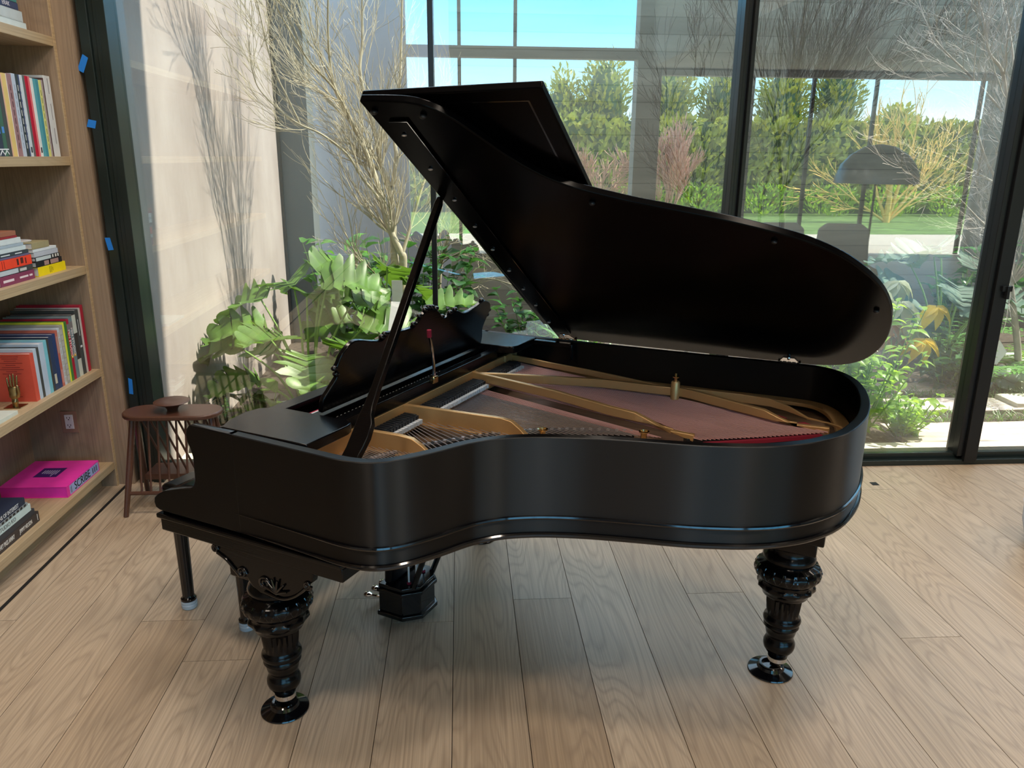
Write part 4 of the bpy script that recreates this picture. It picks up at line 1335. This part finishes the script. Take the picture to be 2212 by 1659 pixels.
book('book', 'navy book with thin white capitals on top of the lowest stack', 2.80, 3.178, L5 + .121, L5 + .150, (.02, .03, .06), depth=.30, grp=GE, titles=[('ONS OF INTEREST', .024, .66, .5, (.75, .78, .8), .8)])

# blue tape on the window frame
for i, (x, z, wd, h, rz, lb) in enumerate(((-1.735, 2.10, .034, .075, .35, 'topmost piece of blue masking tape on the window frame'),
                                         (-1.733, 1.835, .045, .035, .1, 'second piece of blue masking tape down the window frame'),
                                         (-1.728, 1.275, .030, .062, -.25, 'third piece of blue masking tape down the window frame'),
                                         (-1.716, .545, .024, .085, .0, 'lowest piece of blue masking tape on the window frame'))):
    o = MB().prism([(-wd / 2, -h / 2), (wd / 2 * .7, -h / 2 - .004), (wd / 2, h / 2 * .8), (-wd / 2 * .6, h / 2)], -.001, .0, lambda a, b, t: (a, t, b)).build('masking_tape', 'tape', smooth=False)
    o.location = (x, 3.984, z)
    o.rotation_euler = (0, rz, 0)
    tag(o, lb, 'tape', 'blue masking tape on the frame')
o = MB().box(2.225, 2.262, 3.775, 3.815, 0.0002, .0015).build('floor_marker', 'dark', smooth=False)
tag(o, 'tiny black square lying on the floor near the window track', 'marker')

# walnut magazine table
tb = empty('magazine_table', (-1.41, 3.70, 0))
tag(tb, 'walnut spindle magazine table with a pill-shaped top by the left window', 'table')


def pill(L, W, z0, z1, n=12, c=(0, 0)):
    pts = []
    rr = W / 2
    for k in range(n + 1):
        a = -PI / 2 + PI * k / n
        pts.append((c[0] + L / 2 - rr + rr * math.cos(a), c[1] + rr * math.sin(a)))
    for k in range(n + 1):
        a = PI / 2 + PI * k / n
        pts.append((c[0] - L / 2 + rr + rr * math.cos(a), c[1] + rr * math.sin(a)))
    return MB().prism(pts, z0, z1)


pill(.47, .20, .478, .502, c=(0, .0)).build('tabletop', 'walnut', tb, bevel=.007)
MB().lathe([(.024, .500), (.026, .51), (.034, .524), (.06, .536), (.080, .545), (.084, .548), (.078, .551), (.03, .548), (.0001, .546)], (0, .0, 0), n=32).build('handle', 'walnut', tb)
for sx_, sy_, ty in ((-1, -1, -.13), (1, -1, -.13), (-1, 1, .15), (1, 1, .15)):
    MB().tube([(.185 * sx_, .02 * sy_, .485), (.205 * sx_, .45 * ty, .28), (.232 * sx_, ty, 0)], [.014, .017, .012], 10).build('leg', 'walnut', tb)
for ty in (-.10, .12):
    MB().tube([(-.225, ty, .11), (.225, ty, .11)], .010, 8).build('stretcher', 'walnut', tb)
for k in range(8):
    x = -.155 + .31 * k / 7
    MB().tube([(x, -.03, .482), (x, -.10, .11)], .0055, 7).build('spindle', 'walnut', tb)
    MB().tube([(x - .03, .03, .482), (x + .07, .11, .12)], .0055, 7).build('spindle', 'walnut', tb)
MB().box(-.19, .24, .04, .20, .12, .15).build('lower_tray', 'walnut', tb, bevel=.004)

# pale pouf at the right edge
pf = empty('pouf', (2.815, 2.94, 0))
tag(pf, 'pale blue-grey round fabric pouf at the right edge', 'pouf')
MB().lathe([(.02, .0), (.235, .0), (.275, .03), (.30, .12), (.305, .22), (.295, .32), (.265, .375), (.22, .395), (.02, .40)], n=48).build('body', 'pouf', pf, ang=80)
MB().lathe([(.302, .205), (.309, .21), (.302, .215)], n=48).build('seam', 'pouf', pf, ang=80)

# ================================================================== GRAND PIANO  (x = towards the tail, y = towards the bass side)
P = empty('grand_piano', (-0.576, 2.140, 0), rad(-30))
tag(P, 'black grand piano with open lid, carved legs and arabesque music desk', 'piano')
OUT = [(-.02, -.108), (.10, -.112), (.234, -.117), (.289, -.119), (.36, -.121), (.420, -.114), (.469, -.093), (.506, -.057), (.537, -.009), (.566, .045),
       (.600, .117), (.626, .158), (.666, .203), (.712, .238), (.772, .273), (.855, .309), (.941, .338), (1.029, .364), (1.140, .396), (1.220, .427), (1.298, .464),
       (1.374, .516), (1.449, .594), (1.511, .704), (1.545, .851), (1.552, .97), (1.546, 1.085), (1.525, 1.212), (1.488, 1.325), (1.432, 1.405), (1.365, 1.443),
       (1.292, 1.450), (1.15, 1.444), (1.008, 1.432), (.7, 1.415), (.408, 1.403), (.1, 1.402), (-.02, 1.402)]
OUT = [tuple(v)[:2] for v in smooth_path([(*q, 0) for q in OUT], 4)]
INN = offset2(OUT, .030)
ZT = .965
rim = MB().ring(OUT, INN, .668, ZT).build('rim', 'black_brushed', P, bevel=.003, ang=50)


def along(path, z, rr, n=8):
    return MB().tube([(a, b, z) for a, b in path], rr, n)


o1 = offset2(OUT, -.002)
along(o1, .726, [.0003 + .0062 * min(1, k / 22) for k in range(len(o1))]).build('upper_moulding', 'black_gloss', P)
along(o1, .672, [.0003 + .0087 * min(1, k / 22) for k in range(len(o1))], 10).build('lower_moulding', 'black_gloss', P)
bot = offset2(OUT, .012)
MB().prism(bot, .655, .668).build('bottom_board', 'black', P, smooth=False)
inn2 = offset2(OUT, .031)
MB().prism(inn2, .780, .800).build('soundboard', 'soundboard', P, smooth=False)

ARM = [(-.0, .668), (-.329, .668), (-.345, .674), (-.350, .690), (-.346, .706), (-.330, .720), (-.303, .735), (-.263, .747), (-.236, .755), (-.19, .766), (-.172, .779), (-.164, .797),
       (-.163, .838), (-.162, .870), (-.168, .893), (-.178, .912), (-.181, .935), (-.176, .952), (-.165, .965), (-.0, .965)]
armfn = lambda b0: (lambda a, z, t: (a, b0 + t, z))
BL = [(-.19, .668), (-.329, .668), (-.345, .674), (-.350, .690), (-.346, .706), (-.330, .720), (-.303, .735), (-.263, .747), (-.236, .755), (-.19, .760)]
for sgn, b0, bb in ((1, -.109, -.078), (-1, 1.402, 1.371)):
    am = MB().prism(ARM, b0, bb, lambda a, z, t: (a, t, z)).build('arm', 'black_brushed', P, bevel=.003)
    MB().prism(BL, bb, bb + sgn * .085, lambda a, z, t: (a, t, z)).build('cheek_block', 'black_gloss', am, bevel=.003)
kb = MB()
kb.box(-.338, .35, -.104, 1.397, .598, .640)
kb.box(-.346, .352, -.112, 1.405, .640, .655)
kb.box(-.332, .345, -.098, 1.391, .655, .669)
kb.build('keybed', 'black', P, bevel=.004)
MB().box(-.345, -.325, .01, 1.285, .668, .712).build('key_slip', 'black_gloss', P, bevel=.003)
ky = MB()
for k in range(52):
    y = .04 + k * .02345
    ky.box(-.318, -.17, y, y + .0225, .70, .728)
ky.build('white_keys', 'ivory', P, smooth=False)
ky = MB()
for k in range(52):
    if k % 7 in (0, 2, 3, 5, 6):
        y = .04 + (k + 1) * .02345
        ky.box(-.268, -.17, y - .006, y + .006, .728, .739)
ky.build('black_keys', 'black_gloss', P, smooth=False)
MB().box(-.085, -.030, -.078, 1.371, .948, .964).box(-.085, -.070, -.078, 1.371, .74, .95).build('fallboard', 'black', P, bevel=.003)
NEARW = [(-.070, -.08), (-.098, -.02), (-.110, .05), (-.100, .098), (-.070, .124), (-.02, .134), (.20, .134), (.228, .120), (.236, .095), (.236, -.08)]
MB().prism(NEARW, .938, .967).build('side_wing', 'black', P, bevel=.003)
MB().prism([(a, 1.293 - b) for a, b in NEARW][::-1], .938, .967).build('side_wing', 'black', P, bevel=.003)
MB().box(.012, .020, .13, 1.17, .925, .941).build('felt_strip', 'felt_red', P, smooth=False)
MB().box(.023, .028, .13, 1.17, .925, .943).build('pale_strip', 'felt_white', P, smooth=False)
MB().box(.031, .074, .13, 1.17, .925, .944).build('desk_tray', 'black', P, bevel=.002)
MB().box(-.03, .14, -.07, 1.37, .80, .84).build('action_shelf', 'dark', P, smooth=False)
MB().box(.114, .150, .12, 1.18, .905, .944).build('front_rail', 'black', P, bevel=.003)
h0 = MB().box(0, .004, 0, .006, 0, .008).box(.001, .003, .008, .010, .0, .005).build('glint_bit', 'ivory', P, smooth=False)  # pale bits put in for the white glints below the desk
h0.location = (.103, .19, .930)
for k in range(1, 34):
    clone(h0, P, location=(.103, .19 + k * .0185, .930))

# music desk, carved silhouette
DESK = [(0.171, -0.004), (0.170, 0.039), (0.191, 0.067), (0.222, 0.108), (0.206, 0.132), (0.213, 0.149), (0.228, 0.181), (0.277, 0.21), (0.364, 0.191), (0.426, 0.18),
        (0.455, 0.2), (0.485, 0.197), (0.56, 0.189), (0.612, 0.193), (0.641, 0.217), (0.666, 0.236), (0.698, 0.239), (0.753, 0.222), (0.802, 0.186), (0.854, 0.192),
        (0.897, 0.198), (0.962, 0.177), (1.047, 0.189), (1.101, 0.203), (1.156, 0.186), (1.177, 0.154), (1.161, 0.119), (1.148, 0.078), (1.164, 0.036), (1.167, -0.004)]
DESK = [tuple(v)[:2] for v in smooth_path([(*q, 0) for q in DESK], 4)]
ct, stt = math.cos(rad(15)), math.sin(rad(15))
dfn = lambda b, h, t: (.08 + h * stt - t * ct, b, .96 + h * ct + t * stt)
dk = MB().prism(DESK, 0, .016, dfn).build('music_desk', 'black', P, bevel=.003)
cv = MB()
for (b, h) in ((.208, .133), (.220, .112), (.432, .188), (.445, .196), (.612, .197), (.640, .222), (.668, .240), (.690, .246), (.712, .242), (.742, .232), (.800, .190), (.852, .197), (.885, .203), (1.09, .205), (1.170, .130), (1.178, .150)):
    q = dfn(b, h, .008)
    cv.ball(q, .011, 8, (1, 1.2, .8))
cv.build('carving', 'black_gloss', dk, ang=80)
MB().tube([(.16, .655, 1.105), (.162, .664, 1.06), (.163, .672, .99), (.158, .678, .953)], [.006, .0055, .0055, .007], 10).build('desk_stay', 'chrome', dk)
MB().tube([(.158, .655, 1.102), (.159, .652, 1.128)], .0085, 10).build('felt_tip', 'felt_red', dk)
MB().box(.148, .168, .664, .694, .932, .958).build('stay_foot', 'brass', dk, bevel=.004)


# ---- cast plate
def bar(pts, wd=.020, zb=.838, foot=True):
    mb = MB()
    n = len(pts)
    q = offset2([p_[:2] for p_ in pts], wd / 2)
    s_ = offset2([p_[:2] for p_ in pts], -wd / 2)
    vs = []
    for i in range(n):
        vs += [(*q[i], zb), (*q[i], pts[i][2]), (*s_[i], pts[i][2]), (*s_[i], zb)]
    fs = [(0, 1, 2, 3), (4 * n - 1, 4 * n - 2, 4 * n - 3, 4 * n - 4)]
    for i in range(n - 1):
        for k in range(4):
            a, b = 4 * i + k, 4 * i + (k + 1) % 4
            fs.append((a, a + 4, b + 4, b))
    mb.add(vs, fs)
    if foot:
        q = offset2([p_[:2] for p_ in pts], wd * 1.25)
        s_ = offset2([p_[:2] for p_ in pts], -wd * 1.25)
        mb.ring(q, s_, zb - .006, zb + .006)
    return mb


PL = MB()
PL.ring(offset2(OUT, .032)[60:], offset2(OUT, .085)[60:], .822, .836)
plate = PL.build('cast_plate', 'gold', P, bevel=.002)
MB().prism([(.15, -.075), (.36, -.087), (.42, -.075), (.455, -.05), (.43, .01), (.36, .05), (.26, .12), (.20, .20), (.15, .24)], .826, .838).build('plate_shoulder', 'gold', plate, bevel=.002)
MB().box(.137, .150, -.07, 1.365, .83, .902).build('plate_flange', 'gold', plate, bevel=.002)
MB().box(.145, .200, .2, 1.365, .826, .838).build('plate_web', 'gold', plate, bevel=.002)
BARS = [
    [(.145, .243, .90), (.30, .252, .90), (.345, .256, .895), (.375, .262, .875), (.40, .268, .852), (.43, .272, .842)],
    [(.145, .509, .90), (.50, .536, .90), (.535, .540, .893), (.57, .533, .875), (.60, .522, .858), (.65, .505, .842)],
    'B3', 'B4', 'B4b', 'B5', 'OUT5']
BARS[2] = [(.145, .985, .90), (.175, .972, .90), (.532, .895, .90), (.769, .813, .90), (.862, .795, .898), (.916, .790, .880), (.992, .762, .862), (1.067, .755, .845)]
BARS[3] = [(.175, .975, .90), (.246, 1.003, .90), (.472, 1.071, .90), (.638, 1.115, .90), (.806, 1.125, .90), (.90, 1.135, .90)]
BARS[4] = [(.90, 1.142, .90), (.964, 1.130, .90), (1.124, 1.066, .90), (1.235, 1.027, .898), (1.28, 1.012, .885), (1.34, 1.015, .862), (1.442, 1.025, .845)]
BARS[5] = [(.15, 1.322, .892), (.33, 1.28, .892), (.53, 1.245, .892), (.79, 1.18, .892), (.90, 1.155, .892)]
BARS[6] = [(.90, 1.152, .898), (1.0, 1.160, .898), (1.131, 1.170, .898), (1.235, 1.168, .896), (1.30, 1.138, .885), (1.37, 1.085, .870), (1.43, 1.075, .865), (1.47, 1.055, .858), (1.49, 1.03, .845)]
for i, b_ in enumerate(BARS):
    bar(b_, .018 if i < 5 else .012, .838 if i < 2 else .868, i < 3 and i != 2).build('strut', 'gold', plate, bevel=.0025)
for (a, b) in ((.143, .243), (.143, .509), (.143, .985), (.143, 1.25)):
    MB().tube([(a + .006, b, .835), (a + .006, b, .902)], .008, 8).build('rib', 'gold', plate)
MB().lathe([(.016, .838), (.016, .92), (.013, .925), (.0001, .926)], (.905, 1.128, 0), n=20).build('boss', 'gold', plate)
MB().lathe([(.006, .924), (.006, .938), (.012, .939), (.012, .943), (.005, .944), (.004, .955), (.0001, .956)], (.905, 1.128, 0), n=16).build('nose_bolt', 'brass', plate)
for (a, b) in ((.632, .561), (.924, .689)):
    nb = MB().lathe([(.010, .835), (.010, .868), (.016, .872), (.017, .876), (.012, .877), (.010, .870), (.0001, .869)], (a, b, 0), n=20).build('nose_bolt', 'brass', plate)

# bridges and felts
BRT = [(.26, .173), (.298, .261), (.33, .327), (.451, .489), (.557, .594), (.705, .687), (.874, .750)]
BRT = [tuple(v)[:2] for v in smooth_path([(*q, 0) for q in [(.22, .10)] + BRT], 5)]
BRB = [(1.04, .752), (1.217, .878), (1.399, 1.022)]
MB().ring(offset2(BRT, .017), offset2(BRT, -.012), .80, .846).build('treble_bridge', 'damper', P, bevel=.001)
MB().ring(offset2(BRB, .014), offset2(BRB, -.014), .80, .853).build('bass_bridge', 'damper', P, bevel=.001)
MB().ring(offset2([(1.10, .745), (1.25, .86), (1.42, 1.0)], .004), offset2([(1.10, .745), (1.25, .86), (1.42, 1.0)], -.010), .838, .850).build('felt_strip', 'felt_red', P, smooth=False)
MB().prism([(1.235, 1.07), (1.265, 1.06), (1.30, 1.11), (1.27, 1.13)], .838, .852).build('felt_pad', 'felt_red', P, smooth=False)
MB().prism([(1.325, 1.06), (1.37, 1.04), (1.40, 1.06), (1.36, 1.09)], .838, .853).build('felt_pad', 'felt_red', P, smooth=False)
pn = MB()
for k in range(44):
    t = k / 43
    q = len(BRT) * .12 + t * (len(BRT) * .86 - 1)
    i0 = int(q)
    a = BRT[i0][0] + (BRT[min(i0 + 1, len(BRT) - 1)][0] - BRT[i0][0]) * (q - i0)
    b = BRT[i0][1] + (BRT[min(i0 + 1, len(BRT) - 1)][1] - BRT[i0][1]) * (q - i0)
    pn.box(a + .004, a + .013, b - .004, b + .004, .846, .853)
pn.build('bridge_pins', 'steel', P, smooth=False)['kind'] = 'stuff'

# strings: one cylinder mesh, every string a part of its own
unit = MB().tube([(0, 0, 0), (0, 0, 1)], 1.0, 5, caps=False)
sm_t = unit.build('string', 'steel', P)
unit2 = MB().tube([(0, 0, 0), (0, 0, 1)], 1.0, 6, caps=False)
sm_b = unit2.build('wound_string', 'copper', P)


def lay(o, a, b, rr):
    a, b = Vector(a), Vector(b)
    d = b - a
    o.location = a
    o.rotation_mode = 'QUATERNION'
    o.rotation_quaternion = d.to_track_quat('Z', 'Y')
    o.scale = (rr, rr, d.length)
    return o


def brp(path, t):
    q = t * (len(path) - 1)
    i0 = min(int(q), len(path) - 2)
    f = q - i0
    return (path[i0][0] + (path[i0 + 1][0] - path[i0][0]) * f, path[i0][1] + (path[i0 + 1][1] - path[i0][1]) * f)


NT = 74
for k in range(NT):
    t = k / (NT - 1)
    e_ = brp(BRT, .02 + .98 * t)
    s0 = (.155, .09 + .86 * t)
    d = Vector((e_[0] - s0[0], e_[1] - s0[1], 0)).normalized()
    o = sm_t if k == 0 else clone(sm_t)
    lay(o, (*s0, .849), (e_[0] + d.x * .10, e_[1] + d.y * .10, .851), .0014)
    if k > NT - 6:
        o.data = sm_b.data
        o.scale.x = o.scale.y = .0016
NB = 30
for k in range(NB):
    t = k / (NB - 1)
    e_ = brp(BRB, .02 + .96 * t)
    s0 = (.155, .995 + .335 * t)
    d = Vector((e_[0] - s0[0], e_[1] - s0[1], 0)).normalized()
    o = sm_b if k == 0 else clone(sm_b)
    lay(o, (*s0, .859), (e_[0] + d.x * .05, e_[1] + d.y * .05, .857), .0018 + .0007 * t)

# dampers
dm = MB().box(0, .058, 0, .0125, 0, .020).box(.004, .050, .001, .0115, .020, .023).build('damper', 'damper', P, bevel=.001)
dfelt = MB().box(.058, .072, .0005, .0125, -.006, .008).build('damper_felt', 'felt_white', dm, smooth=False)
first = True
for (b0, b1, n) in ((.300, .480, 11), (.560, .945, 23), (1.05, 1.255, 12)):
    for k in range(n):
        if first:
            o, first = dm, False
        else:
            o = clone(dm)
            clone(dfelt, o)
        o.location = (.166, b0 + (b1 - b0) * k / n, .862)

# prop stick
Pp, Pq = Vector((.335, -.045, .885)), Vector((.302, .507, 1.578))
ax = (Pq - Pp)
LL = ax.length
ax.normalize()
wa = Vector((1, 0, 0))
wa = (wa - ax * wa.dot(ax)).normalized()
th = ax.cross(wa)
prof = [(0, -.040, .030), (.03, -.038, .031), (.055, -.030, .022), (.075, -.026, .026), (.11, -.024, .032), (.15, -.022, .030), (.175, -.020, .018), (.20, -.016, .013), (.26, -.012, .012), (LL - .02, -.011, .011), (LL, -.006, .006)]
left = [(s_, l_) for s_, l_, r_ in prof]
right = [(s_, r_) for s_, l_, r_ in prof][::-1]
MB().prism(left + right, -.010, .010, lambda s_, w_, t: Pp + ax * s_ + wa * w_ + th * t).build('lid_prop', 'black', P, bevel=.003)

# ---- lid
phi = rad(33.2)
H = Vector((.30, 1.415, .98))
hd_ = Vector((1, .035, 0)).normalized()
n0 = Vector((-hd_.y, hd_.x, 0))
upv = -n0 * math.cos(phi) + Vector((0, 0, 1)) * math.sin(phi)
nn = hd_.cross(upv)
lf = lambda u, v, w_: H + hd_ * u + upv * v + nn * w_
LID = [(.006, -.046), (-.037, 1.553), (.036, 1.550), (.098, 1.543), (.150, 1.520), (.194, 1.474), (.231, 1.410), (.268, 1.340), (.308, 1.276), (.354, 1.222), (.406, 1.180), (.462, 1.149), (.53, 1.120), (.58, 1.100), (.703, 1.060), (.825, 1.018),
       (.945, .966), (1.026, .920), (1.107, .850), (1.171, .761), (1.219, .666), (1.248, .57), (1.263, .475), (1.267, .375), (1.261, .264), (1.240, .153), (1.199, .051), (1.136, -.014), (1.053, -.042), (.98, -.046), (.7, -.047), (.35, -.047)]
LIDs = [LID[0], LID[1]] + [tuple(v)[:2] for v in smooth_path([(*q, 0) for q in LID[2:]], 4)]
lid = MB().prism(LIDs, 0, -.022, lf).build('lid', 'lid_black', P, bevel=.004, ang=50)
FL = [(-.060, .0), (.447, .0), (.441, 1.535), (-.066, 1.520)]
flap = MB().prism(FL, -.038, -.060, lf).build('lid_flap', 'lid_black', P, bevel=.004)
MB().prism([(.395, .02), (.400, .02), (.396, 1.49), (.391, 1.49)], -.0375, -.038, lf).prism([(-.02, 1.485), (.395, 1.488), (.395, 1.492), (-.02, 1.489)], -.0375, -.038, lf).build('inlay_line', 'black_gloss', flap, smooth=False)
MB().prism([(.015, .03), (.085, .03), (.064, 1.478), (.010, 1.478)], .0, .007, lf).build('batten', 'lid_black', lid, bevel=.001)
MB().prism([(.0845, .05), (.0865, .05), (.0655, 1.476), (.0635, 1.476)], .0065, .0078, lf).prism([(.012, 1.476), (.0655, 1.476), (.0655, 1.478), (.012, 1.478)], .0065, .0078, lf).build('batten_edge', 'chrome', lid, smooth=False)
bt = None
for v in (1.423, 1.264, 1.099, .94, .784, .625, .472, .325, .154):
    c0 = lf(.028, v, .009)
    mb = MB().ball((0, 0, 0), .007, 10, (1, 1, .5))
    if bt is None:
        bt = mb.build('bolt', 'steel', lid)
        bt.location = c0
    else:
        clone(bt, lid, location=c0)
bf_ = None
for (u, v) in ((-.014, 1.513), (.118, 1.493), (.457, 1.098), (.933, .926), (1.216, .512)):
    c0 = lf(u, v, .004)
    if bf_ is None:
        bf_ = MB().ball((0, 0, 0), .009, 12, (1, 1, .7)).build('buffer', 'damper', lid)
        bf_.location = c0
    else:
        clone(bf_, lid, location=c0)
for u in (.05, .95):
    hg = MB().prism([(u - .035, -.03), (u + .035, -.03), (u + .02, .012), (u - .02, .012)], .0, .004, lf)
    for k in range(5):
        q0, q1 = lf(u - .04 + k * .017, -.040, .004), lf(u - .027 + k * .017, -.040, .004)
        hg.tube([q0, q1], .006, 8)
    hg.ball(lf(u, .016, .006), .007, 8)
    hg.build('lid_hinge', 'chrome', lid)
MB().box(.24, .415, 1.338, 1.378, .944, .962).box(.405, .415, 1.335, 1.352, .895, .962).build('inner_ledge', 'black', P, bevel=.002)

# ---- legs
LEGP = [(.076, .520), (.076, .497), (.070, .490), (.068, .478), (.074, .466), (.082, .456), (.085, .446), (.082, .436), (.076, .430), (.080, .424), (.094, .420), (.104, .408), (.107, .396), (.104, .382), (.097, .373), (.090, .368), (.087, .362), (.086, .352), (.091, .347), (.092, .338),
        (.086, .330), (.080, .322), (.076, .314), (.074, .308), (.063, .300), (.0575, .290), (.0565, .270), (.054, .245), (.052, .232), (.052, .226), (.059, .220), (.062, .211), (.060, .202), (.054, .198), (.057, .192), (.058, .186),
        (.052, .180), (.050, .165), (.047, .152), (.041, .145), (.041, .140), (.047, .132), (.052, .120), (.052, .108), (.049, .097), (.042, .086), (.036, .079), (.033, .068), (.031, .060), (.001, .060)][::-1]


def leg_mesh():
    mb = MB()
    prof = [(r_, z) for r_, z in LEGP]
    n = 72
    vs, fs = [], []
    for (r_, z) in prof:
        for k in range(n):
            a = 2 * PI * k / n
            q = r_
            if .236 < z < .305:
                q = r_ * (1 - .13 * (0.5 + 0.5 * math.cos(a * 18)))
            elif .375 < z < .425:
                q = r_ * (1 + .035 * abs(math.sin(a * 9)) - .02)
            elif .332 < z < .349:
                q = r_ * (1 + .03 * math.cos(a * 12))
            vs.append((q * math.cos(a), q * math.sin(a), z))
    for i in range(len(prof) - 1):
        for k in range(n):
            a, b = i * n + k, i * n + (k + 1) % n
            fs.append((a, b, b + n, a + n))
    fs.append(tuple(range(n - 1, -1, -1)))
    fs.append(tuple(len(vs) - n + k for k in range(n)))
    mb.add(vs, fs)
    return mb


leg0 = leg_mesh().build('leg', 'black', P, ang=50)
lv = MB()
for k in range(18):
    a = 2 * PI * k / 18
    for s_ in (-1, 1):
        pts = []
        for j in range(5):
            t = j / 4
            aa = a + s_ * (.02 + .13 * math.sin(PI * t * .5))
            zz = .378 + .040 * t
            rr = .1065 - .010 * abs(t - .45) * 2
            pts.append((rr * math.cos(aa), rr * math.sin(aa), zz))
        lv.tube(pts, .0034, 5)
leaf0 = lv.build('carved_leaves', 'black_gloss', leg0)
fer0 = MB().lathe([(.030, .046), (.033, .050), (.033, .064), (.029, .068)], n=24).build('ferrule', 'chrome', leg0)
cas0 = MB().ball((-.004, 0, .038), .021, 16, (1, .8, 1)).box(-.02, .016, -.018, -.012, .03, .055).box(-.02, .016, .012, .018, .03, .055).build('caster', 'chrome', leg0)
LEGS = [(.004, .002), (1.376, .913), (.0, 1.312)]
leg0.location = (*LEGS[0], 0)
for q in LEGS[1:]:
    o = clone(leg0, location=(*q, 0))
    for ch in (leaf0, fer0, cas0):
        clone(ch, o)
cup0 = None
for i, (a, b) in enumerate(((0.0, 0.0), (1.358, .909), (-.004, 1.312))):
    wpt = P.matrix_basis @ Vector((a, b, 0))
    if cup0 is None:
        cup0 = MB().lathe([(.073, 0), (.0755, .003), (.074, .006), (.046, .016), (.042, .026), (.038, .029), (.031, .028), (.029, .018), (.001, .017)], n=48).build('caster_cup', 'black_gloss', ang=30)
        o = cup0
    else:
        o = clone(cup0)
    o.location = (wpt.x, wpt.y, .0)
    tag(o, ['glossy black caster cup under the near front piano leg', 'glossy black caster cup under the piano tail leg', 'glossy black caster cup under the far front piano leg'][i], 'caster cup', 'caster cups under the piano legs')
for i, (a, b) in enumerate(LEGS):
    pb = MB()
    if i == 1:
        pb.box(a - .085, a + .085, b - .085, b + .085, .495, .545).box(a - .105, a + .105, b - .105, b + .105, .545, .60).box(a - .125, a + .125, b - .115, b + .125, .60, .656)
    else:
        pb.box(a - .09, a + .14, b - .09, b + .09, .500, .60)
    pb.build('leg_plinth', 'black', P, bevel=.005)
APR = [(-.135, .60), (-.128, .578), (-.105, .570), (-.075, .552), (-.045, .526), (-.02, .512), (-.005, .515), (.01, .495), (.04, .480), (.09, .474), (.14, .482), (.165, .50), (.19, .522), (.215, .548), (.235, .565), (.245, .60)]
for (b0, b1, bs) in ((-.098, -.070, -.100), (1.362, 1.392, 1.394)):
    ap = MB().prism(APR, b0, b1, lambda a, z, t: (a, t, z)).build('apron', 'black', P, bevel=.004)
    sc = MB()
    for (ca, cz, r0_, dr) in ((-.122, .586, .013, 1), (.222, .556, .014, -1), (-.022, .532, .018, 1), (.062, .520, .022, 1)):
        pts = []
        for k in range(22):
            t = k / 21
            an = dr * t * 3.6 * PI
            rr = r0_ * (1 - .85 * t)
            pts.append((ca + rr * math.cos(an), bs, cz + rr * math.sin(an)))
        sc.tube(pts, .0042, 6)
    sc.tube(smooth_path([(-.115, bs, .575), (-.08, bs, .560), (-.05, bs, .535), (-.03, bs, .518)], 5), .005, 6)
    for k in range(6):
        an = rad(20 + k * 28)
        sc.tube([(.105, bs, .50), (.105 + .045 * math.cos(an), bs - .004, .50 + .045 * math.sin(an))], [.007, .003], 6)
    sc.tube(smooth_path([(.06, bs, .492), (.12, bs, .486), (.17, bs, .506), (.215, bs, .545)], 5), .005, 6)
    sc.build('scrollwork', 'black_gloss', ap, ang=80)

# ---- lyre
LB = [(-.03, .555), (.075, .555), (.125, .605), (.125, .705), (.075, .755), (-.03, .755)]
LBo = [(-.035, .547), (.079, .547), (.135, .602), (.135, .708), (.079, .763), (-.035, .763)]
ly = MB().prism(LB, .035, .12).prism(LBo, .018, .036).prism(LBo, .118, .134).prism(LB, .134, .150).build('pedal_box', 'black_gloss', P, bevel=.003)
LYS = [(.565, .15), (.57, .25), (.55, .33), (.545, .42), (.575, .50), (.60, .598), (.71, .598), (.735, .50), (.765, .42), (.76, .33), (.74, .25), (.745, .15)]
MB().prism(LYS, -.012, .025, lambda b, z, t: (t, b, z)).build('lyre_body', 'black', P, bevel=.01)
for b in (.59, .72):
    MB().tube([(.105, b, .15), (.28, b + (.02 if b > .65 else -.02), .60)], .011, 10).build('brace', 'black_gloss', P)
for b in (.605, .655, .705):
    MB().tube([(.075, b, .14), (.075, b, .66)], .0035, 8).build('trap_rod', 'felt_white', P)
    MB().lathe([(.008, .150), (.008, .156), (.004, .157)], (.075, b, 0), n=12).build('rod_bushing', 'felt_red', P)
    pd_ = MB().tube(smooth_path([(-.02, b, .060), (-.06, b, .062), (-.10, b, .055), (-.135, b, .048)], 4), [.007] * 5 + [.009] * 4 + [.016, .018, .016, .006], 12)
    pd_.xf(lambda x, y, z: (x, y, .052 + (z - .052) * .6)).build('pedal', 'chrome', P)

# ---- bench
bn = empty('piano_bench', (-0.576, 2.140, 0), rad(-30))
bn.location = P.matrix_basis @ Vector((-.582, .64, 0))
tag(bn, 'black piano bench with fluted legs in clear cups, mostly hidden behind the keyboard end', 'bench')
MB().box(-.18, .18, -.39, .39, .435, .478).build('apron', 'black_gloss', bn, bevel=.004)
MB().box(-.19, .19, -.40, .40, .478, .53).build('seat_cushion', 'black', bn, bevel=.02)
BP = [(.001, .018), (.020, .018), (.023, .03), (.029, .036), (.029, .044), (.0225, .05), (.022, .06), (.0265, .37), (.027, .385), (.034, .392), (.035, .402), (.029, .41), (.027, .436)]
bl0 = MB().lathe(BP, n=48, flute=(.055, .375, 12, .10)).build('leg', 'black_gloss', bn, ang=40)
bc0 = MB().lathe([(.025, 0), (.029, .004), (.030, .018), (.027, .022), (.030, .026), (.029, .034), (.024, .036)], n=24).build('cup', 'cap', bl0)
q = [(-.153, -.36), (.153, -.365), (.153, .36), (-.153, .36)]
bl0.location = (*q[0], 0)
for c_ in q[1:]:
    o = clone(bl0, location=(*c_, 0))
    clone(bc0, o)
